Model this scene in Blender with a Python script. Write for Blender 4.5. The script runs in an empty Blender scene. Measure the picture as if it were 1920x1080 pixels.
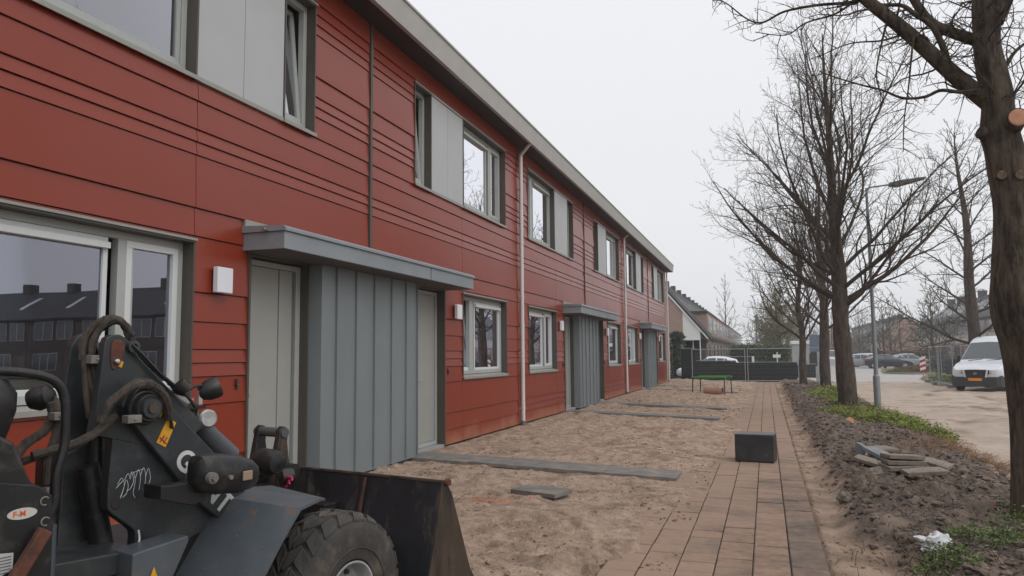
import bpy, math, random
from mathutils import Vector, Matrix, noise as mnoise
R = math.radians
scn = bpy.context.scene
COL = scn.collection

# ------------------------------------------------------------------ camera
cam_d = bpy.data.cameras.new('camera')
cam = bpy.data.objects.new('camera', cam_d)
COL.objects.link(cam)
CM = Matrix(((0.947095, 0.037801, 0.318718), (0.320813, -0.082225, -0.943567), (-0.009461, 0.995897, -0.090002)))
cam.matrix_world = Matrix.Translation((5.1, 0, 1.5)) @ CM.to_4x4()
cam_d.sensor_width = 36
cam_d.lens = 26.25
cam_d.clip_start = 0.05
cam_d.clip_end = 3000
scn.camera = cam

# ------------------------------------------------------------------ light: bright even overcast
SUN_EL, SUN_AZ = R(42), R(112)      # azimuth: clockwise from +Y
world = bpy.data.worlds.new('World'); scn.world = world
world.use_nodes = True
wn = world.node_tree; wn.nodes.clear()
w_out = wn.nodes.new('ShaderNodeOutputWorld'); w_bg = wn.nodes.new('ShaderNodeBackground')
sky = wn.nodes.new('ShaderNodeTexSky'); sky.sky_type = 'NISHITA'; sky.sun_disc = False
sky.sun_elevation = SUN_EL; sky.sun_rotation = SUN_AZ
hs = wn.nodes.new('ShaderNodeHueSaturation'); hs.inputs['Saturation'].default_value = 0.12
mixw = wn.nodes.new('ShaderNodeMix'); mixw.data_type = 'RGBA'; mixw.inputs[0].default_value = 0.93
cover = wn.nodes.new('ShaderNodeValToRGB')      # the cloud deck: a little darker towards the horizon
tcw = wn.nodes.new('ShaderNodeTexCoord'); sep = wn.nodes.new('ShaderNodeSeparateXYZ')
nzw = wn.nodes.new('ShaderNodeTexNoise'); nzw.inputs['Scale'].default_value = 1.6; nzw.inputs['Detail'].default_value = 3
mrw = wn.nodes.new('ShaderNodeMath'); mrw.operation = 'MULTIPLY_ADD'; mrw.inputs[1].default_value = 0.25
wn.links.new(tcw.outputs['Generated'], sep.inputs[0]); wn.links.new(tcw.outputs['Generated'], nzw.inputs['Vector'])
wn.links.new(nzw.outputs['Fac'], mrw.inputs[0]); wn.links.new(sep.outputs['Z'], mrw.inputs[2])
wn.links.new(mrw.outputs[0], cover.inputs['Fac'])
ce = cover.color_ramp.elements
ce[0].position = 0.08; ce[0].color = (8.7, 8.8, 9.0, 1)
ce[1].position = 0.66; ce[1].color = (9.4, 9.5, 9.9, 1)
e3 = ce.new(1.0); e3.color = (12.5, 12.6, 13.0, 1)
wn.links.new(sky.outputs[0], hs.inputs['Color']); wn.links.new(hs.outputs[0], mixw.inputs[6])
wn.links.new(cover.outputs[0], mixw.inputs[7]); wn.links.new(mixw.outputs[2], w_bg.inputs['Color'])
w_bg.inputs['Strength'].default_value = 0.1
wn.links.new(w_bg.outputs[0], w_out.inputs['Surface'])
sun_d = bpy.data.lights.new('sun', 'SUN'); sun_d.energy = 1.1; sun_d.angle = R(45); sun_d.color = (1, 0.97, 0.93)
sun = bpy.data.objects.new('sun', sun_d); COL.objects.link(sun)
sdir = Vector((math.sin(SUN_AZ) * math.cos(SUN_EL), math.cos(SUN_AZ) * math.cos(SUN_EL), math.sin(SUN_EL)))
sun.rotation_euler = (-sdir).to_track_quat('-Z', 'Y').to_euler()
scn.view_settings.view_transform = 'Standard'; scn.view_settings.look = 'None'
scn.view_settings.exposure = 0.0; scn.view_settings.gamma = 1.0
scn.cycles.transparent_max_bounces = 16
scn.cycles.max_bounces = 6

# ------------------------------------------------------------------ helpers
def thing(name, label, cat, loc=(0, 0, 0), rotz=0, group=None):
    o = bpy.data.objects.new(name, None); COL.objects.link(o)
    o.location = loc; o.rotation_euler = (0, 0, rotz); o.empty_display_size = 0.2
    o['label'] = label; o['category'] = cat
    if group: o['group'] = group
    return o

def tag(o, label, cat, group=None, kind=None):
    o['label'] = label; o['category'] = cat
    if group: o['group'] = group
    if kind: o['kind'] = kind
    return o

class MB:
    """collects shapes, links them as ONE mesh object"""
    def __init__(s): s.v = []; s.f = []; s.t = {}
    def add(s, vs, fs):
        b = len(s.v); s.v.extend(tuple(v) for v in vs); s.f.extend(tuple(i + b for i in f) for f in fs)
    def box(s, x0, x1, y0, y1, z0, z1):
        vs = [(x, y, z) for x in (x0, x1) for y in (y0, y1) for z in (z0, z1)]
        s.add(vs, [(0, 1, 3, 2), (4, 6, 7, 5), (0, 4, 5, 1), (2, 3, 7, 6), (0, 2, 6, 4), (1, 5, 7, 3)])
    def obox(s, c, sx, sy, sz, rot=(0, 0, 0)):
        from mathutils import Euler
        m = Euler(rot).to_matrix(); c = Vector(c)
        vs = [c + m @ Vector((x * sx / 2, y * sy / 2, z * sz / 2)) for x in (-1, 1) for y in (-1, 1) for z in (-1, 1)]
        s.add(vs, [(0, 1, 3, 2), (4, 6, 7, 5), (0, 4, 5, 1), (2, 3, 7, 6), (0, 2, 6, 4), (1, 5, 7, 3)])
    def tube(s, pts, rad, n=8, cap=True):
        pts = [Vector(p) for p in pts]
        if not hasattr(rad, '__len__'): rad = [rad] * len(pts)
        b = len(s.v); u = None
        for i, p in enumerate(pts):
            t = (pts[min(i + 1, len(pts) - 1)] - pts[max(i - 1, 0)])
            t = t.normalized() if t.length > 1e-9 else Vector((0, 0, 1))
            if u is None:
                u = t.cross(Vector((0, 0, 1)) if abs(t.z) < .9 else Vector((1, 0, 0))).normalized()
            else:
                u = (u - t * u.dot(t))
                u = u.normalized() if u.length > 1e-6 else t.orthogonal().normalized()
            w = t.cross(u)
            for k in range(n):
                a = 2 * math.pi * k / n
                s.v.append(tuple(p + (u * math.cos(a) + w * math.sin(a)) * rad[i]))
        for i in range(len(pts) - 1):
            for k in range(n):
                a = b + i * n + k; c = b + i * n + (k + 1) % n
                s.f.append((a, c, c + n, a + n))
        if cap and n > 3:
            s.f.append(tuple(b + k for k in range(n))[::-1])
            s.f.append(tuple(b + (len(pts) - 1) * n + k for k in range(n)))
    def cyl(s, p0, p1, r, n=16): s.tube([p0, p1], r, n)
    def prism(s, poly, h0, h1, axis='x'):
        """poly: 2-D outline; axis x: (y,z) outline swept in x; axis y: (x,z); axis z: (x,y)"""
        n = len(poly)
        def mk(h, a, b): return {'x': (h, a, b), 'y': (a, h, b), 'z': (a, b, h)}[axis]
        vs = [mk(h0, a, b) for a, b in poly] + [mk(h1, a, b) for a, b in poly]
        fs = [tuple(range(n))[::-1], tuple(range(n, 2 * n))]
        fs += [(i, (i + 1) % n, (i + 1) % n + n, i + n) for i in range(n)]
        s.add(vs, fs)
    def lathe(s, prof, c, axis=(0, 0, 1), n=24, a0=0.0):
        """prof: (r, h) pairs along axis"""
        ax = Vector(axis).normalized(); u = ax.orthogonal().normalized(); w = ax.cross(u); c = Vector(c); b = len(s.v)
        for r, h in prof:
            for k in range(n):
                a = a0 + 2 * math.pi * k / n
                s.v.append(tuple(c + ax * h + (u * math.cos(a) + w * math.sin(a)) * r))
        for i in range(len(prof) - 1):
            for k in range(n):
                p = b + i * n + k; q = b + i * n + (k + 1) % n
                s.f.append((p, q, q + n, p + n))
    def build(s, name, mat, parent=None, smooth=False, bevel=0, off=None, fixn=True):
        me = bpy.data.meshes.new(name)
        vs = s.v
        if off is not None: vs = [(x - off[0], y - off[1], z - off[2]) for x, y, z in vs]
        me.from_pydata(vs, [], s.f)
        if fixn:
            import bmesh
            bm = bmesh.new(); bm.from_mesh(me)
            bmesh.ops.recalc_face_normals(bm, faces=bm.faces[:])
            bm.to_mesh(me); bm.free()
        me.materials.append(mat)
        if smooth:
            for p in me.polygons: p.use_smooth = True
        o = bpy.data.objects.new(name, me); COL.objects.link(o)
        if parent is not None: o.parent = parent
        if bevel:
            m = o.modifiers.new('bevel', 'BEVEL'); m.width = bevel; m.segments = 2; m.limit_method = 'ANGLE'; m.angle_limit = R(35)
        if smooth and len(s.f) < 60000:
            try:
                me.set_sharp_from_angle(angle=R(40))
            except Exception: pass
        return o

def copy_tree(o, parent=None):
    c = o.copy(); COL.objects.link(c)
    if parent is not None: c.parent = parent
    for ch in list(o.children): copy_tree(ch, c)
    return c

# ------------------------------------------------------------------ materials
MATS = {}
def mat(name, col, rough=0.6, metal=0.0, var=0.0, vs=4.0, bump=0.0, bs=40.0, col2=None, c2s=3.0, c2lo=0.5, c2hi=0.65,
        spec=0.5, stretch=(1, 1, 1), coat=0.0, bdist=0.01):
    if name in MATS: return MATS[name]
    m = bpy.data.materials.new(name); m.use_nodes = True; MATS[name] = m
    nt = m.node_tree; L = nt.links; b = nt.nodes['Principled BSDF']
    b.inputs['Roughness'].default_value = rough; b.inputs['Metallic'].default_value = metal
    b.inputs['Specular IOR Level'].default_value = spec; b.inputs['Coat Weight'].default_value = coat
    b.inputs['Base Color'].default_value = (*col, 1)
    if var or bump or col2:
        tc = nt.nodes.new('ShaderNodeTexCoord'); mp = nt.nodes.new('ShaderNodeMapping'); mp.inputs['Scale'].default_value = stretch
        L.new(tc.outputs['Object'], mp.inputs[0])
        cur = None
        if var:
            n = nt.nodes.new('ShaderNodeTexNoise'); n.inputs['Scale'].default_value = vs; n.inputs['Detail'].default_value = 8; n.inputs['Roughness'].default_value = 0.65
            L.new(mp.outputs[0], n.inputs['Vector'])
            r = nt.nodes.new('ShaderNodeMapRange'); r.inputs[1].default_value = 0.3; r.inputs[2].default_value = 0.7
            r.inputs[3].default_value = 1 - var; r.inputs[4].default_value = 1 + var
            L.new(n.outputs['Fac'], r.inputs[0])
            mx = nt.nodes.new('ShaderNodeMix'); mx.data_type = 'RGBA'; mx.blend_type = 'MULTIPLY'; mx.inputs[0].default_value = 1
            mx.inputs[6].default_value = (*col, 1); L.new(r.outputs[0], mx.inputs[7]); cur = mx.outputs[2]
        if col2:
            n = nt.nodes.new('ShaderNodeTexNoise'); n.inputs['Scale'].default_value = c2s; n.inputs['Detail'].default_value = 10; n.inputs['Roughness'].default_value = 0.7
            L.new(mp.outputs[0], n.inputs['Vector'])
            r = nt.nodes.new('ShaderNodeMapRange'); r.inputs[1].default_value = c2lo; r.inputs[2].default_value = c2hi
            L.new(n.outputs['Fac'], r.inputs[0])
            mx = nt.nodes.new('ShaderNodeMix'); mx.data_type = 'RGBA'
            L.new(r.outputs[0], mx.inputs[0])
            if cur: L.new(cur, mx.inputs[6])
            else: mx.inputs[6].default_value = (*col, 1)
            mx.inputs[7].default_value = (*col2, 1); cur = mx.outputs[2]
        if cur: L.new(cur, b.inputs['Base Color'])
        if bump:
            n = nt.nodes.new('ShaderNodeTexNoise'); n.inputs['Scale'].default_value = bs; n.inputs['Detail'].default_value = 9; n.inputs['Roughness'].default_value = 0.62
            L.new(mp.outputs[0], n.inputs['Vector'])
            bp = nt.nodes.new('ShaderNodeBump'); bp.inputs['Strength'].default_value = bump; bp.inputs['Distance'].default_value = bdist
            L.new(n.outputs['Fac'], bp.inputs['Height']); L.new(bp.outputs[0], b.inputs['Normal'])
    return m

def cladding_mat():
    m = mat('red_cladding', (0.222, 0.028, 0.009), 0.3, var=0.06, vs=0.5, spec=0.4)
    nt = m.node_tree; L = nt.links; b = nt.nodes['Principled BSDF']
    src = b.inputs['Base Color'].links[0].from_socket
    # sand splashed up the lowest boards: dirt that stays whatever the light
    tc = nt.nodes.new('ShaderNodeTexCoord'); sp = nt.nodes.new('ShaderNodeSeparateXYZ'); L.new(tc.outputs['Object'], sp.inputs[0])
    n = nt.nodes.new('ShaderNodeTexNoise'); n.inputs['Scale'].default_value = 2.2; n.inputs['Detail'].default_value = 8
    L.new(tc.outputs['Object'], n.inputs['Vector'])
    ma = nt.nodes.new('ShaderNodeMath'); ma.operation = 'MULTIPLY_ADD'; ma.inputs[1].default_value = 1.1
    L.new(n.outputs['Fac'], ma.inputs[0])
    inv = nt.nodes.new('ShaderNodeMapRange'); inv.inputs[1].default_value = 0.0; inv.inputs[2].default_value = 0.55
    inv.inputs[3].default_value = 0.25; inv.inputs[4].default_value = -0.6; inv.clamp = True
    L.new(sp.outputs['Z'], inv.inputs[0]); L.new(inv.outputs[0], ma.inputs[2])
    r = nt.nodes.new('ShaderNodeMapRange'); r.inputs[1].default_value = 0.40; r.inputs[2].default_value = 0.9; r.inputs[4].default_value = 0.75
    L.new(ma.outputs[0], r.inputs[0])
    mx = nt.nodes.new('ShaderNodeMix'); mx.data_type = 'RGBA'; L.new(r.outputs[0], mx.inputs[0])
    L.new(src, mx.inputs[6]); mx.inputs[7].default_value = (0.36, 0.16, 0.09, 1); L.new(mx.outputs[2], b.inputs['Base Color'])
    n2 = nt.nodes.new('ShaderNodeTexNoise'); n2.inputs['Scale'].default_value = 1.2; n2.inputs['Detail'].default_value = 3
    L.new(tc.outputs['Object'], n2.inputs['Vector'])
    r2 = nt.nodes.new('ShaderNodeMapRange'); r2.inputs[3].default_value = 0.27; r2.inputs[4].default_value = 0.36
    L.new(n2.outputs['Fac'], r2.inputs[0]); L.new(r2.outputs[0], b.inputs['Roughness']); b.inputs['Coat Weight'].default_value = 0.15; b.inputs['Coat Roughness'].default_value = 0.2
    return m

def glass_mat(name='window_glass', ior=1.5, gain=6.0, tint=(0.88, 0.885, 1.0), trans=(0.55, 0.6, 0.58)):
    m = bpy.data.materials.new(name); m.use_nodes = True; nt = m.node_tree; nt.nodes.clear(); L = nt.links
    o = nt.nodes.new('ShaderNodeOutputMaterial'); fr = nt.nodes.new('ShaderNodeFresnel'); fr.inputs['IOR'].default_value = ior
    g = nt.nodes.new('ShaderNodeBsdfGlossy'); g.inputs['Roughness'].default_value = 0.0; g.inputs['Color'].default_value = (*tint, 1)
    t = nt.nodes.new('ShaderNodeBsdfTransparent'); t.inputs['Color'].default_value = (*trans, 1)
    tc = nt.nodes.new('ShaderNodeTexCoord'); n = nt.nodes.new('ShaderNodeTexNoise'); n.inputs['Scale'].default_value = 1.2; n.inputs['Detail'].default_value = 1
    bp = nt.nodes.new('ShaderNodeBump'); bp.inputs['Strength'].default_value = 0.12; bp.inputs['Distance'].default_value = 0.008
    L.new(tc.outputs['Object'], n.inputs['Vector']); L.new(n.outputs['Fac'], bp.inputs['Height']); L.new(bp.outputs[0], g.inputs['Normal'])
    mu = nt.nodes.new('ShaderNodeMath'); mu.operation = 'MULTIPLY'; mu.use_clamp = True; mu.inputs[1].default_value = gain; L.new(fr.outputs[0], mu.inputs[0])
    mx = nt.nodes.new('ShaderNodeMixShader'); L.new(mu.outputs[0], mx.inputs[0]); L.new(t.outputs[0], mx.inputs[1]); L.new(g.outputs[0], mx.inputs[2])
    L.new(mx.outputs[0], o.inputs['Surface'])
    return m

def brick_mat(name, c1, c2, mortar, scale=1.0, axis='x'):
    if name in MATS: return MATS[name]
    m = bpy.data.materials.new(name); m.use_nodes = True; MATS[name] = m; nt = m.node_tree; L = nt.links; b = nt.nodes['Principled BSDF']
    b.inputs['Roughness'].default_value = 0.85
    tc = nt.nodes.new('ShaderNodeTexCoord'); sp = nt.nodes.new('ShaderNodeSeparateXYZ'); cb = nt.nodes.new('ShaderNodeCombineXYZ')
    ad = nt.nodes.new('ShaderNodeMath'); ad.operation = 'ADD'
    L.new(tc.outputs['Object'], sp.inputs[0]); L.new(sp.outputs['X'], ad.inputs[0]); L.new(sp.outputs['Y'], ad.inputs[1])
    L.new(ad.outputs[0], cb.inputs['X']); L.new(sp.outputs['Z'], cb.inputs['Y'])
    br = nt.nodes.new('ShaderNodeTexBrick'); br.inputs['Scale'].default_value = scale
    br.inputs['Color1'].default_value = (*c1, 1); br.inputs['Color2'].default_value = (*c2, 1); br.inputs['Mortar'].default_value = (*mortar, 1)
    br.inputs['Brick Width'].default_value = 0.22; br.inputs['Row Height'].default_value = 0.065; br.inputs['Mortar Size'].default_value = 0.008
    L.new(cb.outputs[0], br.inputs['Vector']); L.new(br.outputs['Color'], b.inputs['Base Color'])
    return m

CLAD = cladding_mat()
TRIM = mat('bronze_trim', (0.085, 0.072, 0.06), 0.5, metal=0.2, var=0.08)
SILLM = mat('sill_metal', (0.27, 0.265, 0.24), 0.45, var=0.05)
FRAME = mat('window_frame_grey', (0.36, 0.375, 0.36), 0.4, var=0.04)
FRAMEW = mat('window_sash_light', (0.58, 0.6, 0.6), 0.4)
PANEL = mat('pale_panel', (0.40, 0.405, 0.41), 0.4, var=0.04, vs=1.5)
ZINC = mat('zinc_cladding', (0.20, 0.225, 0.235), 0.45, metal=0.15, var=0.09, vs=1.3, stretch=(1, 1, .5), bump=0.1, bs=3, bdist=0.02)
ZINCL = mat('zinc_canopy', (0.24, 0.265, 0.285), 0.42, metal=0.15, var=0.1, vs=2, bump=0.1, bs=3, bdist=0.02)
FASCIA = mat('fascia_grey', (0.36, 0.35, 0.335), 0.6, var=0.07, vs=3)
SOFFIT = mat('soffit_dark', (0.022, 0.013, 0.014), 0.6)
DOORM = mat('door_grey', (0.31, 0.31, 0.29), 0.45, var=0.03)
DARK = mat('dark_gap', (0.02, 0.016, 0.014), 0.8)
PIPEM = mat('downpipe_pvc', (0.60, 0.58, 0.565), 0.45, var=0.06)
LAMPM = mat('lamp_white', (0.72, 0.73, 0.78), 0.4)
BLACK = mat('black_plastic', (0.02, 0.02, 0.022), 0.45)
CHROME = mat('bright_metal', (0.6, 0.6, 0.6), 0.25, metal=1)
STONE = mat('threshold_stone', (0.28, 0.28, 0.27), 0.8, var=0.1)
PAVER = mat('slab_grey', (0.155, 0.148, 0.137), 0.85, var=0.25, vs=5, bump=0.3, bs=60, col2=(0.30, 0.22, 0.165), c2s=3.5, c2lo=0.50, c2hi=0.68)
ROOM = mat('interior_wall', (0.22, 0.215, 0.2), 0.9)
ROOMD = mat('interior_dim', (0.10, 0.10, 0.095), 0.9)
GLASS = glass_mat()
GLASSU = glass_mat('upper_window_glass', 1.5, 6.5, (0.94, 0.945, 1.0), (0.35, 0.37, 0.36))
TILE = mat('roof_tile', (0.04, 0.038, 0.038), 0.8, var=0.3, vs=3)
WHITEP = mat('white_paint', (0.7, 0.7, 0.69), 0.5, var=0.04)

# ------------------------------------------------------------------ ground
def nz(x, y, z=0.0, s=1.0): return mnoise.noise(Vector((x * s, y * s, z)))
def fbm(x, y, s, o=4, z=0.0):
    a = 1.0; t = 0.0
    for _ in range(o):
        t += a * mnoise.noise(Vector((x * s, y * s, z))); s *= 2.1; a *= 0.5; z += 7.3
    return t

def sand_colour(m, dirt=(0.10, 0.07, 0.05), lo=0.5, hi=0.72):
    return m
SAND = mat('sand', (0.44, 0.325, 0.245), 0.95, var=0.25, vs=9, bump=1.0, bs=30, col2=(0.19, 0.128, 0.092), c2s=3.4, c2lo=0.47, c2hi=0.68, bdist=0.055, spec=0.15)
SOIL = mat('dark_soil', (0.12, 0.094, 0.077), 0.95, var=0.45, vs=6, bump=1.0, bs=30, col2=(0.24, 0.18, 0.14), c2s=3.2, c2lo=0.47, c2hi=0.68, bdist=0.03, spec=0.2)
ROADM = mat('sandy_road', (0.40, 0.325, 0.265), 0.92, var=0.14, vs=0.8, bump=0.8, bs=9, col2=(0.29, 0.215, 0.165), c2s=0.9, c2lo=0.5, c2hi=0.66, bdist=0.03, spec=0.2)
ASPH = mat('road_paving', (0.36, 0.335, 0.315), 0.85, var=0.12, vs=1.5)
EARTH = mat('far_ground', (0.10, 0.10, 0.05), 0.95, var=0.3, vs=0.2)
LAWN = mat('lawn', (0.09, 0.13, 0.03), 0.95, var=0.35, vs=1.5, bump=0.8, bs=20, col2=(0.17, 0.09, 0.045), c2s=0.6, c2lo=0.42, c2hi=0.56)
KERB = mat('kerb_concrete', (0.25, 0.235, 0.215), 0.85, var=0.15)

def sheet(name, x0, x1, y0, y1, z, m):
    b = MB(); b.add([(x0, y0, z), (x1, y0, z), (x1, y1, z), (x0, y1, z)], [(0, 1, 2, 3)])
    o = b.build(name, m); o['kind'] = 'structure'; return o
sheet('ground', -900, 1100, -300, 1600, -0.30, EARTH)
sheet('road', 5.7, 24.5, 39.0, 300, -0.215, ASPH)

def grid(name, xs, ys, hf, m, smooth=True):
    nx, ny = len(xs), len(ys)
    v = [(x, y, hf(x, y)) for y in ys for x in xs]
    f = [(j * nx + i, j * nx + i + 1, (j + 1) * nx + i + 1, (j + 1) * nx + i) for j in range(ny - 1) for i in range(nx - 1)]
    me = bpy.data.meshes.new(name); me.from_pydata(v, [], f); me.materials.append(m)
    if smooth: me.polygons.foreach_set('use_smooth', [True] * len(me.polygons))
    o = bpy.data.objects.new(name, me); COL.objects.link(o); o['kind'] = 'structure'
    return o

def steps(a, b, d0, k, dmax):
    out = [a]
    while out[-1] < b:
        out.append(out[-1] + min(dmax, max(d0, k * abs(out[-1]))))
    return out

def sand_h(x, y):
    base = -0.005 - 0.0365 * max(x, 0)
    n = 0.040 * fbm(x, y, 0.8, 3) + 0.020 * fbm(x * .6, y, 7.5, 3, 6) + 0.025 * fbm(x * 0.7, y * 1.5, 3.0, 5, 3) + 0.012 * abs(nz(x, y, 4, 9.0))
    rid = 1 - abs(mnoise.noise(Vector((x * 1.5, y * 2.4, 9))))      # footprints, scuffed ridges
    n += 0.045 * max(0, rid - 0.84) / 0.16 * (0.5 + nz(x, y, 5, 2))
    def mound(cx, cy, r, h, ry=None):
        d = ((x - cx) / r) ** 2 + ((y - cy) / (ry or r)) ** 2
        return h * math.exp(-d) * (1 + 0.5 * fbm(x, y, 5, 3, 2))
    n += mound(3.35, 6.55, 0.45, 0.09) + mound(3.0, 5.0, 0.6, 0.14) + mound(2.9, 7.2, .35, .06, .25) + mound(3.6, 5.9, .3, .07) + mound(3.6, 11.7, .6, .05, .4) + mound(3.5, 17.2, .7, .07, .8) + mound(3.1, 12.6, .8, .04)
    n += mound(1.2, 7.2, .6, .05) + mound(0.9, 40.8, 1.2, .14, 1.2) + mound(3.0, 38, 1.5, .1, 2) + mound(2.2, 27, 1.2, .07, 2.5)
    # flatten where the paver strips lie
    for (ya, yb) in STRIPS:
        t = max(0, 1 - max(0, abs(y - (ya + yb) / 2) - (yb - ya) / 2) / 0.12)
        if t > 0 and x < 4.05:
            n = n * (1 - t) + (-0.022) * t
    n *= min(1, max(0.15, (x + 0.1) / 0.35))
    z = base + n
    edge = 4.2 + 0.30 * fbm(x * 0, y, 0.7, 3, 1) + 0.2 * fbm(x, y, 3, 3) + (0.2 if y > 12 else 0) - .42 * max(0, min(1, (9 - y) / 3.5))   # ragged tongue of sand over the paving
    if x > edge:
        z = min(z, -0.15 + 0.012 * fbm(x, y, 3, 2)) - 0.14 * min(1, (x - edge) / 0.25)
    elif x > edge - 0.4:
        z = max(z, -0.155) * 1.0
    return z
SEAMS = [8.96 + 12.88 * k for k in (-1, 0, 1, 2)]
STRIPS = [(10.07, 10.72), (19.42, 19.98), (22.95, 23.5), (32.5, 33.0), (36.0, 36.5)]
xs = [-0.35 + 0.034 * i for i in range(162)]
ys = steps(1.2, 46.0, 0.034, 0.0045, 0.2)
grid('sand_ground', xs, ys, sand_h, SAND)

def strip_profile(x, y):
    """sand margin, heap of dark soil, then down to the street"""
    l = 5.72 + 0.13 * fbm(0, y, 0.6, 4) + max(0, 7.6 - y) * 0.22
    r = 8.35 - max(0, y - 24) * 0.012 + 0.25 * fbm(3, y, 0.4, 3)
    t = min(1, max(0, (x - l) / 0.30)) * min(1, max(0, (r - x) / 0.6))
    return t
def berm_h(x, y):
    t = strip_profile(x, y)
    base = -0.165 - 0.045 * min(1, max(0, (x - 7.4) / 1.2)) + 0.020 * fbm(x, y, 2.4, 4) + 0.012 * fbm(x, y, 8, 3, 5)
    vor = mnoise.cell_vector(Vector((x * 6, y * 6, 0)))
    clod = 0.055 * abs(fbm(x, y, 2.2, 5, 4)) + 0.05 * fbm(x, y, 7.5, 4, 1) + 0.035 * (1 - abs(nz(x, y, 2, 5.0)) * 2)
    amp = 0.75 + 0.5 * nz(x, y, 7, 0.5)
    h = base + t * (0.12 + 1.5 * clod * amp) + 0.10 * t * math.exp(-((x - 6.6) / .7) ** 2 - ((y - 10.5) / 1.6) ** 2)
    h += 0.09 * t * math.exp(-((x - 6.3) / .5) ** 2 - ((y - 16.5) / 2.5) ** 2) + 0.1 * t * math.exp(-((x - 6.4) / .5) ** 2 - ((y - 29) / 2.5) ** 2)
    if x > 8.6: h = min(h, -0.21) - 0.04 * min(1, (x - 8.6) / .3)
    if x < 5.505: h -= 0.05
    return h
xs = steps(5.46, 9.1, 0.032, 0, 0.032)
ys = steps(1.5, 45.5, 0.032, 0.0042, 0.2)
bo = grid('soil_verge', xs, ys, berm_h, SOIL)
# sand margin and clods share one sheet: the mix follows where the soil was tipped (a baked vertex mask of material, not light)
me = bo.data; ca = me.color_attributes.new('soil_mask', 'FLOAT_COLOR', 'POINT')
buf = []
for v in me.vertices:
    x, y, z = v.co
    t = strip_profile(x, y) * 1.5 - 0.15 + 0.55 * fbm(x, y, 2.5, 3, 8)
    t = min(1, max(0, t)); buf += [t, t, t, 1]
ca.data.foreach_set('color', buf)
nt = SOIL.node_tree; L = nt.links; pb = nt.nodes['Principled BSDF']; src = pb.inputs['Base Color'].links[0].from_socket
at = nt.nodes.new('ShaderNodeAttribute'); at.attribute_name = 'soil_mask'
mx = nt.nodes.new('ShaderNodeMix'); mx.data_type = 'RGBA'; L.new(at.outputs['Fac'], mx.inputs[0])
tc = nt.nodes.new('ShaderNodeTexCoord'); nn = nt.nodes.new('ShaderNodeTexNoise'); nn.inputs['Scale'].default_value = 3; nn.inputs['Detail'].default_value = 8
L.new(tc.outputs['Object'], nn.inputs['Vector']); rp = nt.nodes.new('ShaderNodeValToRGB')
rp.color_ramp.elements[0].position = 0.35; rp.color_ramp.elements[0].color = (0.20, 0.142, 0.104, 1)
rp.color_ramp.elements[1].position = 0.62; rp.color_ramp.elements[1].color = (0.37, 0.27, 0.20, 1)
L.new(nn.outputs['Fac'], rp.inputs['Fac']); L.new(rp.outputs['Color'], mx.inputs[6]); L.new(src, mx.inputs[7]); L.new(mx.outputs[2], pb.inputs['Base Color'])

SOILC = mat('soil_clod', (0.115, 0.090, 0.074), 0.95, var=0.5, vs=5, bump=1.0, bs=60, col2=(0.24, 0.185, 0.145), c2s=2.2, c2lo=0.48, c2hi=0.7, bdist=0.012, spec=0.2)
# loose clods and stones on the soil: uncountable
rng = random.Random(5)
cl = MB()
ICO = [(0, 0, 1), (.894, 0, .447), (.276, .851, .447), (-.724, .526, .447), (-.724, -.526, .447), (.276, -.851, .447), (.724, .526, -.447), (-.276, .851, -.447), (-.894, 0, -.447), (-.276, -.851, -.447), (.724, -.526, -.447), (0, 0, -1)]
ICF = [(0, 1, 2), (0, 2, 3), (0, 3, 4), (0, 4, 5), (0, 5, 1), (1, 6, 2), (2, 7, 3), (3, 8, 4), (4, 9, 5), (5, 10, 1), (6, 7, 2), (7, 8, 3), (8, 9, 4), (9, 10, 5), (10, 6, 1), (11, 7, 6), (11, 8, 7), (11, 9, 8), (11, 10, 9), (11, 6, 10)]
def rock(b, x, y, z, r, rg, flat=0.6):
    a = rg.random() * 6.28; ca_, sa_ = math.cos(a), math.sin(a); sx = rg.uniform(.7, 1.5)
    vs = []
    for vx, vy, vz in ICO:
        k = r * rg.uniform(.7, 1.2); px, py = vx * k * sx, vy * k
        vs.append((x + px * ca_ - py * sa_, y + px * sa_ + py * ca_, z + vz * k * flat))
    b.add(vs, ICF)
def surf(x, y): return berm_h(x, y)
for i in range(15000):
    y = 4.5 + (rng.random() ** 2.0) * 36; x = rng.uniform(5.8, 8.5)
    if strip_profile(x, y) < rng.uniform(0.05, .9): continue
    r = 0.008 + 0.045 * rng.random() ** 5 + 0.0006 * y
    rock(cl, x, y, surf(x, y) + r * .15, r, rng)
tag(cl.build('soil_clods', SOILC, fixn=False), 'loose dark clods and crumbs of soil heaped beside the brick footpath', 'soil', kind='stuff')
cl = MB()
for i in range(16000):
    y = 3.6 + (rng.random() ** 1.8) * 34; x = rng.uniform(.6, 4.35) if rng.random() < .75 else rng.uniform(5.5, 6.3)
    if nz(x, y, 12, .9) + .5 * nz(x, y, 3, 2.5) < rng.uniform(-.25, .45): continue
    r = 0.004 + 0.016 * rng.random() ** 3 + .0003 * y
    z = sand_h(x, y) if x < 5 else surf(x, y)
    if x > 4 and x < 5 and z < -.16: z = -.148
    rock(cl, x, y, z + r * .2, r, rng)
tag(cl.build('sand_crumbs', mat('damp_crumbs', (.24, .165, .12), .95, var=.35, vs=3, spec=.15), fixn=False), 'small crumbs of damp sand scattered over the levelled front gardens', 'sand', kind='stuff')

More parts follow.
